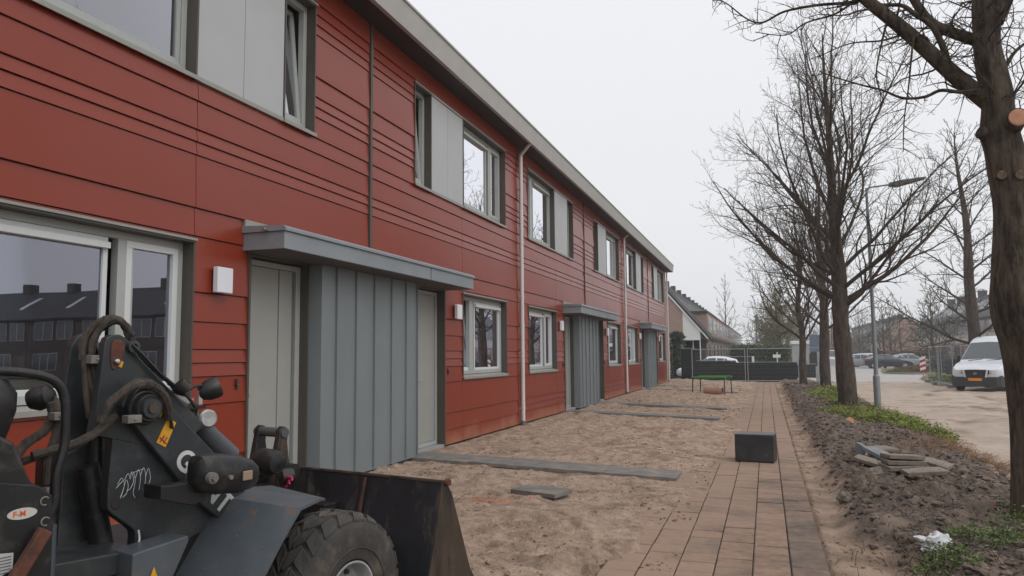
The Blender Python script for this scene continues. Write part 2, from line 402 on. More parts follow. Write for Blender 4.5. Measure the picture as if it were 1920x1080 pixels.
# street covered in sand, with shallow wheel ruts
RUTS = ((19, 17, 8.6), (19.2, 17, 10.3), (4, 36, 11.2), (4, 36, 12.9), (30, 30, 17.5), (30, 30, 19.2), (12, 60, 34), (12.4, 60, 35.7), (9, 12, 9.5))
def road_h(x, y):
    z = -0.20 + 0.012 * fbm(x, y, 0.9, 4) + .01 * fbm(x, y, 3.5, 2)
    for (cx, cy, r) in RUTS:
        d = abs(math.hypot(x - cx, y - cy) - r)
        if d < .45: z -= 0.035 * (1 - (d / .45) ** 2) * (0.6 + nz(x, y, 1, .7)); 
        elif d < .62: z += 0.016
    return z
def rut_mask(x, y):
    m = 0
    for (cx, cy, r) in RUTS:
        d = abs(math.hypot(x - cx, y - cy) - r); m = max(m, 1 - d / .28) if d < .28 else m
    return max(0, min(1, m * (.45 + 1.6 * nz(x, y, 3, .5))))
so_ = grid('sandy_street', steps(8.2, 27, .11, 0, .11), steps(6, 47.5, .11, 0.003, .22), road_h, ROADM)
me = so_.data; ca = me.color_attributes.new('damp_ruts', 'FLOAT_COLOR', 'POINT')
ca.data.foreach_set('color', [q for v in me.vertices for q in (lambda t: (t, t, t, 1))(rut_mask(v.co.x, v.co.y))])
nt = ROADM.node_tree; L = nt.links; pb = nt.nodes['Principled BSDF']; src = pb.inputs['Base Color'].links[0].from_socket
at = nt.nodes.new('ShaderNodeAttribute'); at.attribute_name = 'damp_ruts'; mx = nt.nodes.new('ShaderNodeMix'); mx.data_type = 'RGBA'
L.new(at.outputs['Fac'], mx.inputs[0]); L.new(src, mx.inputs[6]); mx.inputs[7].default_value = (.20, .145, .11, 1); L.new(mx.outputs[2], pb.inputs['Base Color'])

# ------------------------------------------------------------------ footpath of brown slabs
PAVE = bpy.data.materials.new('path_paving'); PAVE.use_nodes = True
nt = PAVE.node_tree; L = nt.links; pb = nt.nodes['Principled BSDF']; pb.inputs['Roughness'].default_value = 0.9; pb.inputs['Specular IOR Level'].default_value = 0.25
at = nt.nodes.new('ShaderNodeAttribute'); at.attribute_name = 'tint'
rp = nt.nodes.new('ShaderNodeValToRGB'); E_ = rp.color_ramp.elements
E_[0].position = 0; E_[0].color = (0.135, 0.107, 0.088, 1); E_[1].position = 1; E_[1].color = (0.285, 0.195, 0.142, 1)
e = E_.new(.5); e.color = (0.22, 0.148, 0.108, 1)
L.new(at.outputs['Fac'], rp.inputs['Fac'])
tc = nt.nodes.new('ShaderNodeTexCoord')
def noise_node(s, d=8, rgh=.6):
    n = nt.nodes.new('ShaderNodeTexNoise'); n.inputs['Scale'].default_value = s; n.inputs['Detail'].default_value = d; n.inputs['Roughness'].default_value = rgh
    L.new(tc.outputs['Object'], n.inputs['Vector']); return n
def rng_node(src, a, b, c=0., d=1.):
    r = nt.nodes.new('ShaderNodeMapRange'); r.inputs[1].default_value = a; r.inputs[2].default_value = b; r.inputs[3].default_value = c; r.inputs[4].default_value = d
    L.new(src, r.inputs[0]); return r.outputs[0]
n1 = noise_node(9); mm = nt.nodes.new('ShaderNodeMix'); mm.data_type = 'RGBA'; mm.blend_type = 'MULTIPLY'; mm.inputs[0].default_value = 1
L.new(rp.outputs['Color'], mm.inputs[6]); L.new(rng_node(n1.outputs['Fac'], .3, .7, .7, 1.25), mm.inputs[7])
# sand film trodden over the slabs, heavier to the house side and further along
n2 = noise_node(1.6, 10, .75); sp = nt.nodes.new('ShaderNodeSeparateXYZ'); L.new(tc.outputs['Object'], sp.inputs[0])
gx = rng_node(sp.outputs['X'], 4.0, 5.3, .25, -.03); gy = rng_node(sp.outputs['Y'], 5, 20, 0., .5)
a1 = nt.nodes.new('ShaderNodeMath'); L.new(gx, a1.inputs[0]); L.new(gy, a1.inputs[1]); a2 = nt.nodes.new('ShaderNodeMath'); L.new(a1.outputs[0], a2.inputs[0]); L.new(n2.outputs['Fac'], a2.inputs[1])
film = rng_node(a2.outputs[0], .52, .8, 0, .9)
m2 = nt.nodes.new('ShaderNodeMix'); m2.data_type = 'RGBA'; L.new(film, m2.inputs[0]); L.new(mm.outputs[2], m2.inputs[6]); m2.inputs[7].default_value = (0.30, 0.21, 0.155, 1)
L.new(m2.outputs[2], pb.inputs['Base Color'])
n3 = noise_node(45, 5); bp = nt.nodes.new('ShaderNodeBump'); bp.inputs['Strength'].default_value = .6; bp.inputs['Distance'].default_value = .012
L.new(n3.outputs['Fac'], bp.inputs['Height']); L.new(bp.outputs[0], pb.inputs['Normal'])

rng = random.Random(11)
V = []; F = []; T = []
TW = .28
X0 = 5.5 - 6 * TW
for c in range(6):
    y = 1.8 + rng.random() * .3; xa = X0 + c * TW
    while y < 45.3:
        wide = rng.random() < .5
        g0 = 0.0075 if wide else 0.002
        ln = TW
        zc = -0.150 + rng.uniform(-.004, .004) + 0.006 * nz(xa, y, 0, .8)
        tx, ty = rng.uniform(-.006, .006), rng.uniform(-.006, .006)
        gx_ = 0.004 if c not in (0, 5) else 0.006
        x0, x1, y0, y1 = xa + gx_ + rng.uniform(0, .002), xa + TW - gx_, y + g0, y + ln - .0015
        tint = min(1, max(0, rng.gauss(.55, .26) - (.28 if c == 5 else 0)))
        b0 = len(V); bv = .007
        for (ax, ay, dz) in ((0, 0, -.03), (0, 0, -.006), (bv, bv, 0)):
            for (sx, sy) in ((0, 0), (1, 0), (1, 1), (0, 1)):
                px = (x0 + ax) if sx == 0 else (x1 - ax); py = (y0 + ay) if sy == 0 else (y1 - ay)
                V.append((px, py, zc + dz + tx * (sx - .5) + ty * (sy - .5))); T.append(tint * (0.45 if dz < -.01 else 1))
        for r_ in range(2):
            for k in range(4):
                a = b0 + r_ * 4 + k; d_ = b0 + r_ * 4 + (k + 1) % 4; F.append((a, d_, d_ + 4, a + 4))
        F.append((b0 + 8, b0 + 9, b0 + 10, b0 + 11)); y += ln
me = bpy.data.meshes.new('footpath'); me.from_pydata(V, [], F); me.materials.append(PAVE)
ca = me.color_attributes.new('tint', 'FLOAT_COLOR', 'POINT'); ca.data.foreach_set('color', [q for t in T for q in (t, t, t, 1)])
fo = bpy.data.objects.new('footpath', me); COL.objects.link(fo); fo['kind'] = 'structure'
sheet('path_bedding', 3.7, 5.496, 1.5, 45.5, -0.168, mat('bedding_sand', (0.05, 0.038, 0.03), 0.95, var=.2))

# paver strips from the doors to the footpath
for (ya, yb) in STRIPS:
    b = MB(); x = 0.02; yc = (ya + yb) / 2; xe = 4.0 if ya < 20 or ya > 22 else 3.95
    rg = random.Random(int(ya * 10))
    while x < xe - .2:
        l = min(0.98, xe - x)
        skew = rg.uniform(-.012, .012); zz = 0.036 + rg.uniform(-.005, .005)
        za = -.005 - .0365 * x + zz; zb_ = -.005 - .0365 * (x + l) + zz
        vs = [(x + .003, ya + skew, za), (x + l - .003, ya + skew, zb_), (x + l - .003, yb + skew, zb_), (x + .003, yb + skew, za)]
        vs += [(p[0], p[1], p[2] - .05) for p in vs]
        b.add(vs, [(0, 1, 2, 3), (7, 6, 5, 4), (0, 4, 5, 1), (1, 5, 6, 2), (2, 6, 7, 3), (3, 7, 4, 0)])
        x += l
    o = b.build('entrance_path', PAVER, bevel=.004); o['kind'] = 'structure'

# ------------------------------------------------------------------ the red terrace
ZL = [0.035, .275, .55, 1.065, 1.33, 1.46, 1.59, 1.85, 2.13, 2.66, 2.93, 3.44, 3.57, 3.69, 3.97, 4.16, 4.42, 4.545, 4.67, 4.92, 5.45, 5.58, 5.71, 5.85, 6.2]
def cut(a, b, holes):
    segs = [(a, b)]
    for h0, h1 in holes:
        out = []
        for s0, s1 in segs:
            if h1 <= s0 or h0 >= s1: out.append((s0, s1)); continue
            if h0 > s0: out.append((s0, h0))
            if h1 < s1: out.append((h1, s1))
        segs = out
    return segs

def make_house(S, side, desc, extra_z, first=False):
    P = S + side * 6.44; y0, y1 = min(S, P), max(S, P); yc = (y0 + y1) / 2
    off = (0, yc, 0)
    h = thing('terraced_house', desc, 'house', (0, yc, 0), 0, 'red clad terraced houses in one row')
    Y = lambda u: S + side * u
    def yr(u0, u1): a, b = Y(u0), Y(u1); return min(a, b), max(a, b)
    door_u0 = 1.25 if side > 0 else 1.38
    # openings: (u0,u1,z0,z1)
    OP = [(3.30, 5.68, 1.12, 2.61), (0.0, 2.52, 0.0, 2.66), (1.36, 5.66, 4.18, 5.80)]
    cl = MB(); rows = list(ZL)
    if extra_z: rows = sorted(rows + [.413])
    g = 0.008
    for i in range(len(rows) - 1):
        za, zb = rows[i], rows[i + 1]
        brk = sorted({za, zb} | {z for o in OP for z in (o[2], o[3]) if za < z < zb})
        for j in range(len(brk) - 1):
            z0, z1 = brk[j], brk[j + 1]
            holes = [(o[0], o[1]) for o in OP if o[2] < z1 - 1e-4 and o[3] > z0 + 1e-4]
            if z0 < 1.2 and z1 < 1.13: holes.append((3.30, 3.308))
            elif 2.6 <= z0 and z1 < 4.2: holes.append((3.30, 3.308))
            for u0, u1 in cut(0.045, 6.425, holes):
                if u1 - u0 < .02: continue
                ya, yb = yr(u0, u1)
                def X(z): return 0.012 + 0.019 * (1 - (z - za) / (zb - za)) + (0.004 if (zb - za) > .3 else 0)
                zt = z1 - (g if abs(z1 - zb) < 1e-6 else 0)
                bot = z0
                vs = [(-.012, ya, bot), (X(bot), ya, bot), (X(zt), ya, zt), (-.012, ya, zt), (-.012, yb, bot), (X(bot), yb, bot), (X(zt), yb, zt), (-.012, yb, zt)]
                cl.add(vs, [(0, 1, 2, 3), (7, 6, 5, 4), (0, 4, 5, 1), (1, 5, 6, 2), (2, 6, 7, 3), (3, 7, 4, 0)])
    cl.build('cladding', CLAD, h, off=off)
    # structural wall behind, with the same openings
    w = MB(); brk = sorted({0.0, 6.2} | {z for o in OP for z in (o[2], o[3])})
    for j in range(len(brk) - 1):
        z0, z1 = brk[j], brk[j + 1]
        for u0, u1 in cut(0.0, 6.44, [(o[0], o[1]) for o in OP if o[2] < z1 - 1e-4 and o[3] > z0 + 1e-4]):
            ya, yb = yr(u0, u1); w.box(-.30, -.014, ya, yb, z0, z1)
    bw = MB(); bw.box(-9.0, -8.8, y0, y1, 0, 6.2); bw.build('back_wall', DARK, h, off=off)
    w.build('wall', DARK, h, off=off)
    # rooms behind the glass
    r = MB()
    for (ua, ub, z0, z1) in ((3.0, 6.0, .1, 2.75), (1.2, 5.9, 3.1, 5.95)):
        ya, yb = yr(ua, ub)
        r.box(-3.0, -2.95, ya, yb, z0, z1); r.box(-2.95, -.31, ya, ya + .05, z0, z1); r.box(-2.95, -.31, yb - .05, yb, z0, z1)
        r.box(-2.95, -.31, ya + .05, yb - .05, z0, z0 + .05); r.box(-2.95, -.31, ya + .05, yb - .05, z1 - .05, z1)
    r.build('room_walls', ROOM, h, off=off)
    # seam strip against the neighbour
    if side > 0:
        s = MB(); s.box(-.012, .046, S - .030, S + .030, 2.86, 6.2); s.box(-.012, .012, S - .045, S + .045, 2.86, 6.2); s.build('joint_profile', TRIM, h, off=off)
    # --- window helper
    def frame_box(mb, u0, u1, z0, z1, x0, x1): ya, yb = yr(u0, u1); mb.box(x0, x1, ya, yb, z0, z1)
    def ring(mb, u0, u1, z0, z1, t, x0, x1):
        frame_box(mb, u0, u1, z0, z0 + t, x0, x1); frame_box(mb, u0, u1, z1 - t, z1, x0, x1)
        frame_box(mb, u0, u0 + t, z0 + t, z1 - t, x0, x1); frame_box(mb, u1 - t, u1, z0 + t, z1 - t, x0, x1)
    def window(u0, u1, z0, z1, fixed, casement, low, opened):
        tr = MB(); t = .022
        # metal reveal lining round the recess
        ya, yb = yr(u0, u1)
        tr.box(-.28, .040, ya, ya + t, z0, z1); tr.box(-.28, .040, yb - t, yb, z0, z1)
        tr.box(-.28, .044, ya, yb, z1 - t, z1 + .004)
        fr = MB(); X1, X0 = -.085, -.16
        ft = .065
        a0, a1 = u0 + t, u1 - t; b0, b1 = z0 + .05, z1 - t
        ring(fr, a0, a1, b0, b1, ft, X0, X1)
        if fixed and casement:
            m = casement[0] if casement[0] > fixed[0] else casement[1]
            frame_box(fr, m - .085, m + .085, b0 + ft, b1 - ft, X0, X1 + .002)
        wi = fr.build('window', FRAME, h, off=off, bevel=.004)
        tr.build('reveal', TRIM, wi, off=off)
        sl = MB(); ya2, yb2 = yr(u0 - .01, u1 + .01)
        sl.prism([(-.16, z0 + .055), (.062, z0 + .012), (.062, z0 - .03), (.05, z0 - .03), (.05, z0 - .002), (-.16, z0)], ya2, yb2, 'y')
        sl.build('sill', SILLM, wi, off=off)
        tp = MB(); tp.prism([(-.012, z1 + .035), (.058, z1 + .018), (.058, z1 - .004), (-.012, z1 + .004)], ya2, yb2, 'y'); tp.build('head_flashing', SILLM, wi, off=off)
        if fixed:
            f0, f1 = fixed
            fs = MB(); st = .045
            ring(fs, f0, f1, b0 + ft, b1 - ft - .001, st, X0 + .02, X1 - .012)
            # ventilation strip along the head of the fixed pane
            frame_box(fs, f0 + .01, f1 - .01, b1 - ft - .10, b1 - ft - .048, X0 + .02, X1 + .03)
            so = fs.build('fixed_sash', FRAMEW if low else FRAME, wi, off=off, bevel=.003)
            pg = MB(); ya, yb = yr(f0 + st, f1 - st); X = X0 + .035
            pg.box(X, X + .006, ya, yb, b0 + ft + st, b1 - ft - .10); pg.build('pane', GLASS if low else GLASSU, so, off=off)
        if casement:
            c0, c1 = casement; cs = MB(); st = .06
            if opened:      # tilted open: top leans into the room
                zz0, zz1 = b0 + ft, b1 - ft; lean = .13
                def piece(mb, ua, ub, za, zb_, xa, xb):
                    ya_, yb_ = yr(ua, ub)
                    vs = []
                    for x in (xa, xb):
                        for y in (ya_, yb_):
                            for z in (za, zb_): vs.append((x - lean * (z - zz0) / (zz1 - zz0), y, z))
                    mb.add(vs, [(0, 1, 3, 2), (4, 6, 7, 5), (0, 4, 5, 1), (2, 3, 7, 6), (0, 2, 6, 4), (1, 5, 7, 3)])
                xa, xb = X0 + .0, X1 - .02
                piece(cs, c0, c1, zz0 + .002, zz0 + st, xa, xb); piece(cs, c0, c1, zz1 - st, zz1 - .002, xa, xb)
                piece(cs, c0, c0 + st, zz0 + st, zz1 - st, xa, xb); piece(cs, c1 - st, c1, zz0 + st, zz1 - st, xa, xb)
                so = cs.build('casement_sash', FRAMEW if low else FRAME, wi, off=off)
                pg = MB(); piece(pg, c0 + st, c1 - st, zz0 + st, zz1 - st, xa + .03, xa + .036); pg.build('pane', GLASS if low else GLASSU, so, off=off)
            else:
                ring(cs, c0, c1, b0 + ft + .001, b1 - ft - .001, st, X0 + .02, X1 + .008)
                so = cs.build('casement_sash', FRAMEW if low else FRAME, wi, off=off, bevel=.003)
                pg = MB(); ya, yb = yr(c0 + st, c1 - st); pg.box(X0 + .04, X0 + .046, ya, yb, b0 + ft + st, b1 - ft - st)
                pg.build('pane', GLASS if low else GLASSU, so, off=off)
        return wi
    # ground floor window: opening casement towards the door, fixed light beyond
    window(3.30, 5.68, 1.12, 2.61, (4.16, 5.59), (3.39, 3.985), True, side > 0)
    # upper window band: casement | flush pale panel | fixed + casement
    window(3.34, 5.66, 4.18, 5.80, (3.43, 4.86), (5.03, 5.57), False, side < 0 and not first)
    window(1.36, 1.98, 4.18, 5.80, None, (1.45, 1.89), False, True)
    pn = MB()
    for (a, b_) in ((1.985, 2.655), (2.662, 3.335)):
        ya, yb = yr(a, b_); pn.box(-.10, .030, ya, yb, 4.205, 5.785)
    pn.build('infill_panel', PANEL, h, off=off, bevel=.002)
    for (za_, zb2) in ((4.155, 4.200), (5.788, 5.83)):
        pt = MB(); ya, yb = yr(1.982, 3.338); pt.box(-.05, .046, ya, yb, za_, zb2); pt.build('panel_trim', SILLM, h, off=off)
    # entrance
    ya, yb = yr(door_u0, 2.52)
    rv = MB(); yj0, yj1 = yr(2.49, 2.52); rv.box(-.30, .045, yj0, yj1, 0.02, 2.64)
    yj0, yj1 = yr(door_u0, door_u0 + .03); rv.box(-.30, -.0, yj0, yj1, .02, 2.64)
    rv.box(-.30, .0, ya, yb, 2.58, 2.64); rv.build('door_reveal', TRIM, h, off=off)
    df = MB(); d0, d1 = door_u0 + .03, 2.49
    ring(df, d0, d1, .06, 2.56, .06, -.20, -.10)
    frame_box(df, d0 + .30 if side > 0 else d0 + .06, d0 + (.36 if side > 0 else .085), .12, 2.50, -.20, -.10)
    dfo = df.build('door_frame', FRAME, h, off=off, bevel=.003)
    sg = MB(); q0, q1 = (d0 + .06, d0 + .30) if side > 0 else (d0 + .085, d0 + .14)
    frame_box(sg, q0, q1, .12, 2.50, -.165, -.155); sg.build('side_light', DARK if side < 0 else PANEL, dfo, off=off)
    dl = MB(); l0 = d0 + (.366 if side > 0 else .145)
    if side < 0:
        frame_box(dl, l0, l0 + .24, .125, 2.495, -.18, -.112); frame_box(dl, l0 + .245, 2.425, .125, 2.495, -.18, -.125)
    else:
        frame_box(dl, l0, 2.425, .125, 2.495, -.18, -.125)
    dlo = dl.build('door', DOORM, h, off=off, bevel=.002)
    hd = MB(); uh = 2.34 if side < 0 else l0 + .07
    yh = Y(uh); hd.cyl((-.125, yh, 1.10), (-.07, yh, 1.10), .011, 8); hd.tube([(-.075, yh, 1.10), (-.07, yh + (.11 if side > 0 else -.02), 1.10)], .010, 8)
    hd.box(-.125, -.118, yh - .022, yh + .022, .97, 1.17); hd.build('handle', CHROME, dlo, off=off)
    th = MB(); th.box(-.30, .03, ya, yb, .0, .055); th.build('threshold', STONE, h, off=off, bevel=.005)
    # doorbell and wall lamp
    wl = MB(); yl0, yl1 = yr(2.79, 3.09)
    lm = MB(); yy0, yy1 = yr(2.86, 3.08); wl.box(.03, .06, yy0 + .02, yy1 - .02, 2.16, 2.36)
    lb = wl.build('wall_lamp', BLACK, h, off=off)
    lm.box(.06, .12, yy0, yy1, 2.135, 2.385); lm.build('lamp_cover', LAMPM, lb, off=off, bevel=.008)
    db = MB(); yd = Y(2.66); db.cyl((.02, yd, 1.235), (.045, yd, 1.235), .022, 12); db.box(.02, .032, yd - .016, yd + .016, 1.18, 1.29)
    dbo = db.build('doorbell', BLACK, h, off=off)
    bt = MB(); bt.cyl((.045, yd, 1.235), (.05, yd, 1.235), .010, 10); bt.build('bell_button', CHROME, dbo, off=off)
    # roof, eaves
    tb = lambda y: 6.575 - .0050 * y; bb = lambda y: 6.19 - .0050 * y
    ye = y1 + (.45 if y1 > 41 else 0)
    fa = MB()
    def ypr(mb, sec, ya, yb):   # section swept along y, following the slight fall of the gutter
        va = [(x, ya, (z + tb(ya))) for x, z in sec]; vb = [(x, yb, (z + tb(yb))) for x, z in sec]; n = len(sec)
        mb.add(va + vb, [tuple(range(n))[::-1], tuple(range(n, 2 * n))] + [(i, (i + 1) % n, (i + 1) % n + n, i + n) for i in range(n)])
    ypr(fa, [(.36, -.385), (.425, -.385), (.455, -.03), (.475, -.03), (.475, 0), (.36, 0)], y0, ye)
    ypr(fa, [(.40, .0), (.462, .0), (.45, .03), (.40, .03)], y0, ye)
    fa.build('fascia', FASCIA, h, off=off)
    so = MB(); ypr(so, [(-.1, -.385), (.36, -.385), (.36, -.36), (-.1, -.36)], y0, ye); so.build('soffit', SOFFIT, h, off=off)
    ro = MB()
    ypr(ro, [(.40, -.03), (-4.4, 2.5), (-9.2, -.03), (-9.2, -.15), (-4.4, 2.38), (.30, -.10)], y0, ye); ro.build('roof', TILE, h, off=off)
    return h

def downpipe(y, parent, off, last=False):
    p = MB(); r = .042; zt = 5.90
    yo = y - (.18 if not last else .0)
    p.tube([(.095, y, .02), (.095, y, zt)], r, 14); p.tube([(.095, y, zt - .02), (.11, y - .01, zt + .05), (.38, yo, 6.14)], r, 14)
    for z in (.35, 1.55, 2.75, 3.95, 5.15): p.tube([(.095, y, z), (.095, y, z + .035)], r + .006, 14); p.box(.0, .06, y - .012, y + .012, z, z + .03)
    for z in (2.1, 4.4): p.tube([(.095, y, z), (.095, y, z + .09)], r + .0045, 14)
    o = p.build('downpipe', PIPEM, parent, smooth=True, off=off)
    s = MB(); s.tube([(.095, y, -.03), (.095, y, .10)], r + .012, 12); s.build('pipe_shoe', mat('grey_shoe', (.13, .13, .13), .6), o, off=off)

def porch(S, h, off, left_edge=-2.60, right_edge=2.58):
    p = MB(); a, b = S + left_edge, S + right_edge
    p.box(.0, .525, a, b, 2.605, 2.785)
    cn = p.build('canopy', ZINCL, h, off=off, bevel=.004)
    c = MB(); c.prism([(.0, 2.787), (.548, 2.787), (.548, 2.815), (.520, 2.84), (.0, 2.86)], a - .02, b + .02, 'y'); c.build('canopy_cap', ZINCL, cn, off=off)
    f = MB(); f.prism([(.015, 2.861), (.045, 2.861), (.045, 2.93), (.02, 2.94)], a, b, 'y'); f.build('wall_flashing', SILLM, cn, off=off)
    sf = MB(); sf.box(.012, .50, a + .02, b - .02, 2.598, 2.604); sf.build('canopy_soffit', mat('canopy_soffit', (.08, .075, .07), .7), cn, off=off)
    sp = MB(); sp.cyl((.33, a - .10, 2.80), (.33, a + .02, 2.80), .018, 12); sp.build('drain_spout', mat('spout', (.35, .36, .37), .35, metal=.8), cn, off=off)
    for k in (0.0,):
        j = MB(); j.box(.526, .529, S + .9, S + .908, 2.61, 2.785); j.build('canopy_seam', DARK, cn, off=off)
    bx = MB(); x1 = .15
    bx.box(-.29, x1, S - 1.38, S + 1.25, .025, 2.597)
    bo_ = bx.build('storage_cupboard', ZINC, h, off=off)
    rb = MB()
    for y in [S - 1.38 + .006] + [S + d for d in (-1.03, -.57, -.10, .385, .83, 1.20)]:
        rb.prism([(x1, y - .006), (x1 + .028, y - .006), (x1 + .028, y + .006), (x1, y + .006)], .05, 2.595, 'z')
    for x in (-.02,): rb.box(x, x + .012, S - 1.40, S - 1.381, .05, 2.595)
    rb.build('standing_seams', ZINC, bo_, off=off)
    pl = MB(); pl.box(-.28, x1 - .02, S - 1.36, S + 1.23, -.05, .023); pl.build('shadow_gap', DARK, bo_, off=off)  # near-black strip stands in for the shadow gap below the cupboard
    lg = MB(); lg.box(-.30, -.03, S - 1.392, S - 1.381, .03, 2.59); lg.build('corner_trim', TRIM, bo_, off=off)

DESCR = {
 (-1, 1): 'red clad terraced house nearest the camera, mostly outside the picture at the left edge',
 (0, -1): 'red clad house with the wide dark living room window behind the loader',
 (0, 1): 'red clad house between the near zinc cupboard and the first white downpipe',
 (1, -1): 'red clad house just beyond the first white downpipe, before the second grey canopy',
 (1, 1): 'red clad house between the second grey canopy and the second white downpipe',
 (2, -1): 'red clad house just beyond the second white downpipe, before the farthest canopy',
 (2, 1): 'last red clad house of the row, with the farthest canopy and end gable',
}
for (k, side), d in DESCR.items():
    S = SEAMS[k + 1]
    h = make_house(S, side, d, k >= 1, first=(k == 0))
    yc = h.location.y; off = (0, yc, 0)
    if side > 0 and k >= 0:
        porch(S, h, off); downpipe(15.50 if k == 0 else (28.33 if k == 1 else 41.36), h, off, k == 2)
    if k == 2 and side > 0:
        g = MB(); y = S + 6.44
        g.prism([(-9.0, 0), (.0, 0), (.0, 6.1), (-4.4, 8.72), (-9.0, 6.1)], y - .3, y + .0, 'y'); g.build('gable_wall', brick_mat('red_brick', (.22, .1, .075), (.28, .13, .09), (.3, .27, .24)), h, off=off)
        g = MB(); g.box(-.02, .045, y + .002, y + .05, .02, 6.15); g.build('corner_board', WHITEP, h, off=off)
    if k == -1:
        porch(S, h, off)

# ------------------------------------------------------------------ compact wheel loader, local axes: x right, y forward
LMET = mat('loader_grey_paint', (0.024, 0.028, 0.031), 0.42, metal=0.0, var=0.3, vs=6, bump=0.15, bs=90, col2=(0.065, 0.062, 0.058), c2s=6, c2lo=0.52, c2hi=0.72, bdist=0.004)
LBLUE = mat('loader_fender_paint', (0.07, 0.082, 0.094), 0.4, var=0.15, vs=7, col2=(0.13, 0.09, 0.065), c2s=14, c2lo=0.58, c2hi=0.64)
LBLK = mat('loader_black', (0.009, 0.009, 0.010), 0.42, var=0.3, vs=9, col2=(0.05, 0.045, 0.04), c2s=12, c2lo=0.52, c2hi=0.7)
HOSE = mat('dusty_hose_wrap', (0.06, 0.046, 0.036), 0.9, var=0.45, vs=22, bump=1, bs=50, stretch=(1, 1, .5), col2=(0.02, 0.017, 0.015), c2s=16, c2lo=.5, c2hi=.62)
RUST = mat('rust_brown', (0.10, 0.035, 0.02), 0.85, var=0.4, vs=25, col2=(0.045, 0.025, 0.02), c2s=15)
RUBBER = mat('tyre_rubber', (0.04, 0.037, 0.034), 0.85, var=0.3, vs=10, bump=.3, bs=70, col2=(0.10, 0.08, 0.06), c2s=9, c2lo=.5, c2hi=.65)
BUCK = mat('bucket_steel', (0.013, 0.015, 0.018), 0.4, var=0.4, vs=6, col2=(0.11, 0.09, 0.07), c2s=9, c2lo=.54, c2hi=.72, stretch=(1, 1, .4))
WORN = mat('worn_steel', (0.075, 0.055, 0.042), 0.55, metal=.4, var=0.4, vs=12, col2=(0.02, 0.018, 0.016), c2s=8, stretch=(1, 1, .3))
YEL = mat('warning_yellow', (0.62, 0.30, 0.01), 0.5, var=.15, vs=20)
GREYM = mat('clamp_grey', (0.16, 0.15, 0.135), 0.6, var=.3, vs=20)
WTXT = mat('white_decal', (0.55, 0.55, 0.55), 0.6, var=.2, vs=60)
PINK = mat('magenta_ribbon', (0.40, 0.012, 0.07), 0.5)
RIMM = mat('rim_grey', (0.30, 0.30, 0.31), 0.5, var=.3, vs=10)

ld = thing('wheel_loader', 'grey and black compact wheel loader with black bucket in the left foreground', 'wheel loader', (2.646, 3.435, 0), R(-13))
def P3(outline, a0, a1, name, m, parent=ld, bevel=.004, label=None):
    b = MB(); b.prism(outline, a0, a1, 'x'); o = b.build(name, m, parent, bevel=bevel)
    if label: o['label'] = label
    return o
def smooth_poly(pts, n=3):
    out = []
    k = len(pts)
    for i in range(k):
        p0, p1, p2, p3 = pts[i - 1], pts[i], pts[(i + 1) % k], pts[(i + 2) % k]
        for j in range(n):
            t = j / n
            out.append(tuple(0.5 * (2 * p1[c] + (p2[c] - p0[c]) * t + (2 * p0[c] - 5 * p1[c] + 4 * p2[c] - p3[c]) * t * t + (3 * p1[c] - p0[c] - 3 * p2[c] + p3[c]) * t ** 3) for c in (0, 1)))
    return out
def spline(pts, n=6):
    pts = [Vector(p) for p in pts]; out = []
    for i in range(len(pts) - 1):
        p0 = pts[max(i - 1, 0)]; p1 = pts[i]; p2 = pts[i + 1]; p3 = pts[min(i + 2, len(pts) - 1)]
        for j in range(n):
            t = j / n
            out.append(.5 * (2 * p1 + (p2 - p0) * t + (2 * p0 - 5 * p1 + 4 * p2 - p3) * t * t + (3 * p1 - p0 - 3 * p2 + p3) * t ** 3))
    out.append(pts[-1]); return out

# tower plates (two), lifting arm, tower foot
up = [(-1.10, 1.20), (-1.086, 1.291), (-1.076, 1.391), (-1.062, 1.56), (-1.052, 1.588), (-1.03, 1.601), (-1.00, 1.603), (-.975, 1.592), (-.955, 1.572), (-.915, 1.51), (-.85, 1.45), (-.76, 1.365), (-.66, 1.27), (-.58, 1.19), (-.69, 1.12), (-.9, 1.14)]
tp = P3(up, .085, .13, 'tower_plate', LMET)
P3(smooth_poly([(-1.036, 1.55), (-1.022, 1.578), (-0.997, 1.579), (-0.978, 1.564), (-0.979, 1.535), (-0.991, 1.490), (-1.012, 1.459), (-1.032, 1.467)]), .128, .137, 'pin_lock', RUST, tp)
b = MB(); b.lathe([(0.0, .018), (.009, .017), (.013, .01), (.013, 0)], (.135, -1.015, 1.492), (1, 0, 0), 12); b.build('lock_bolt', CHROME, tp, smooth=True)
b = MB(); b.lathe([(.013, .0), (.013, .022), (.026, .022), (.026, -.04)], (.13, -.945, 1.552), (1, 0, 0), 20); b.build('eye_boss', LMET, tp)
b = MB(); b.lathe([(0, .004), (.013, .004)], (.13, -.945, 1.552), (1, 0, 0), 16); b.build('eye_hole', DARK, tp)
lp = [(-1.12, .70), (-1.09, 1.13), (-1.085, 1.39), (-1.065, 1.56), (-1.04, 1.598), (-1.005, 1.614), (-.965, 1.60), (-.94, 1.57), (-.90, 1.45), (-.88, 1.2), (-.87, .70)]
P3(lp, -.16, -.115, 'tower_plate', LMET)
P3([(-1.10, .68), (-1.09, 1.10), (-1.0, 1.14), (-.94, 1.14), (-.925, .92), (-.90, .82), (-.86, .70)], -.115, -.09, 'tower_web', LMET)
low = [(-1.006, 1.28), (-1.016, 1.1), (-1.024, .96), (-1.021, .893), (-1.00, .868), (-.933, .812), (-.905, .785), (-.899, .762), (-.901, .690), (-.709, .667), (-.577, .72), (-.435, .765), (-.50, .83), (-.60, .95), (-.74, 1.13), (-.90, 1.30)]
lw = P3(low, .07, .128, 'tower_foot', LMET, bevel=.006)
b = MB(); b.lathe([(0, .002), (.022, .002), (.024, .0)], (.13, -.986, .910), (1, 0, 0), 20); b.build('foot_hole', DARK, lw)
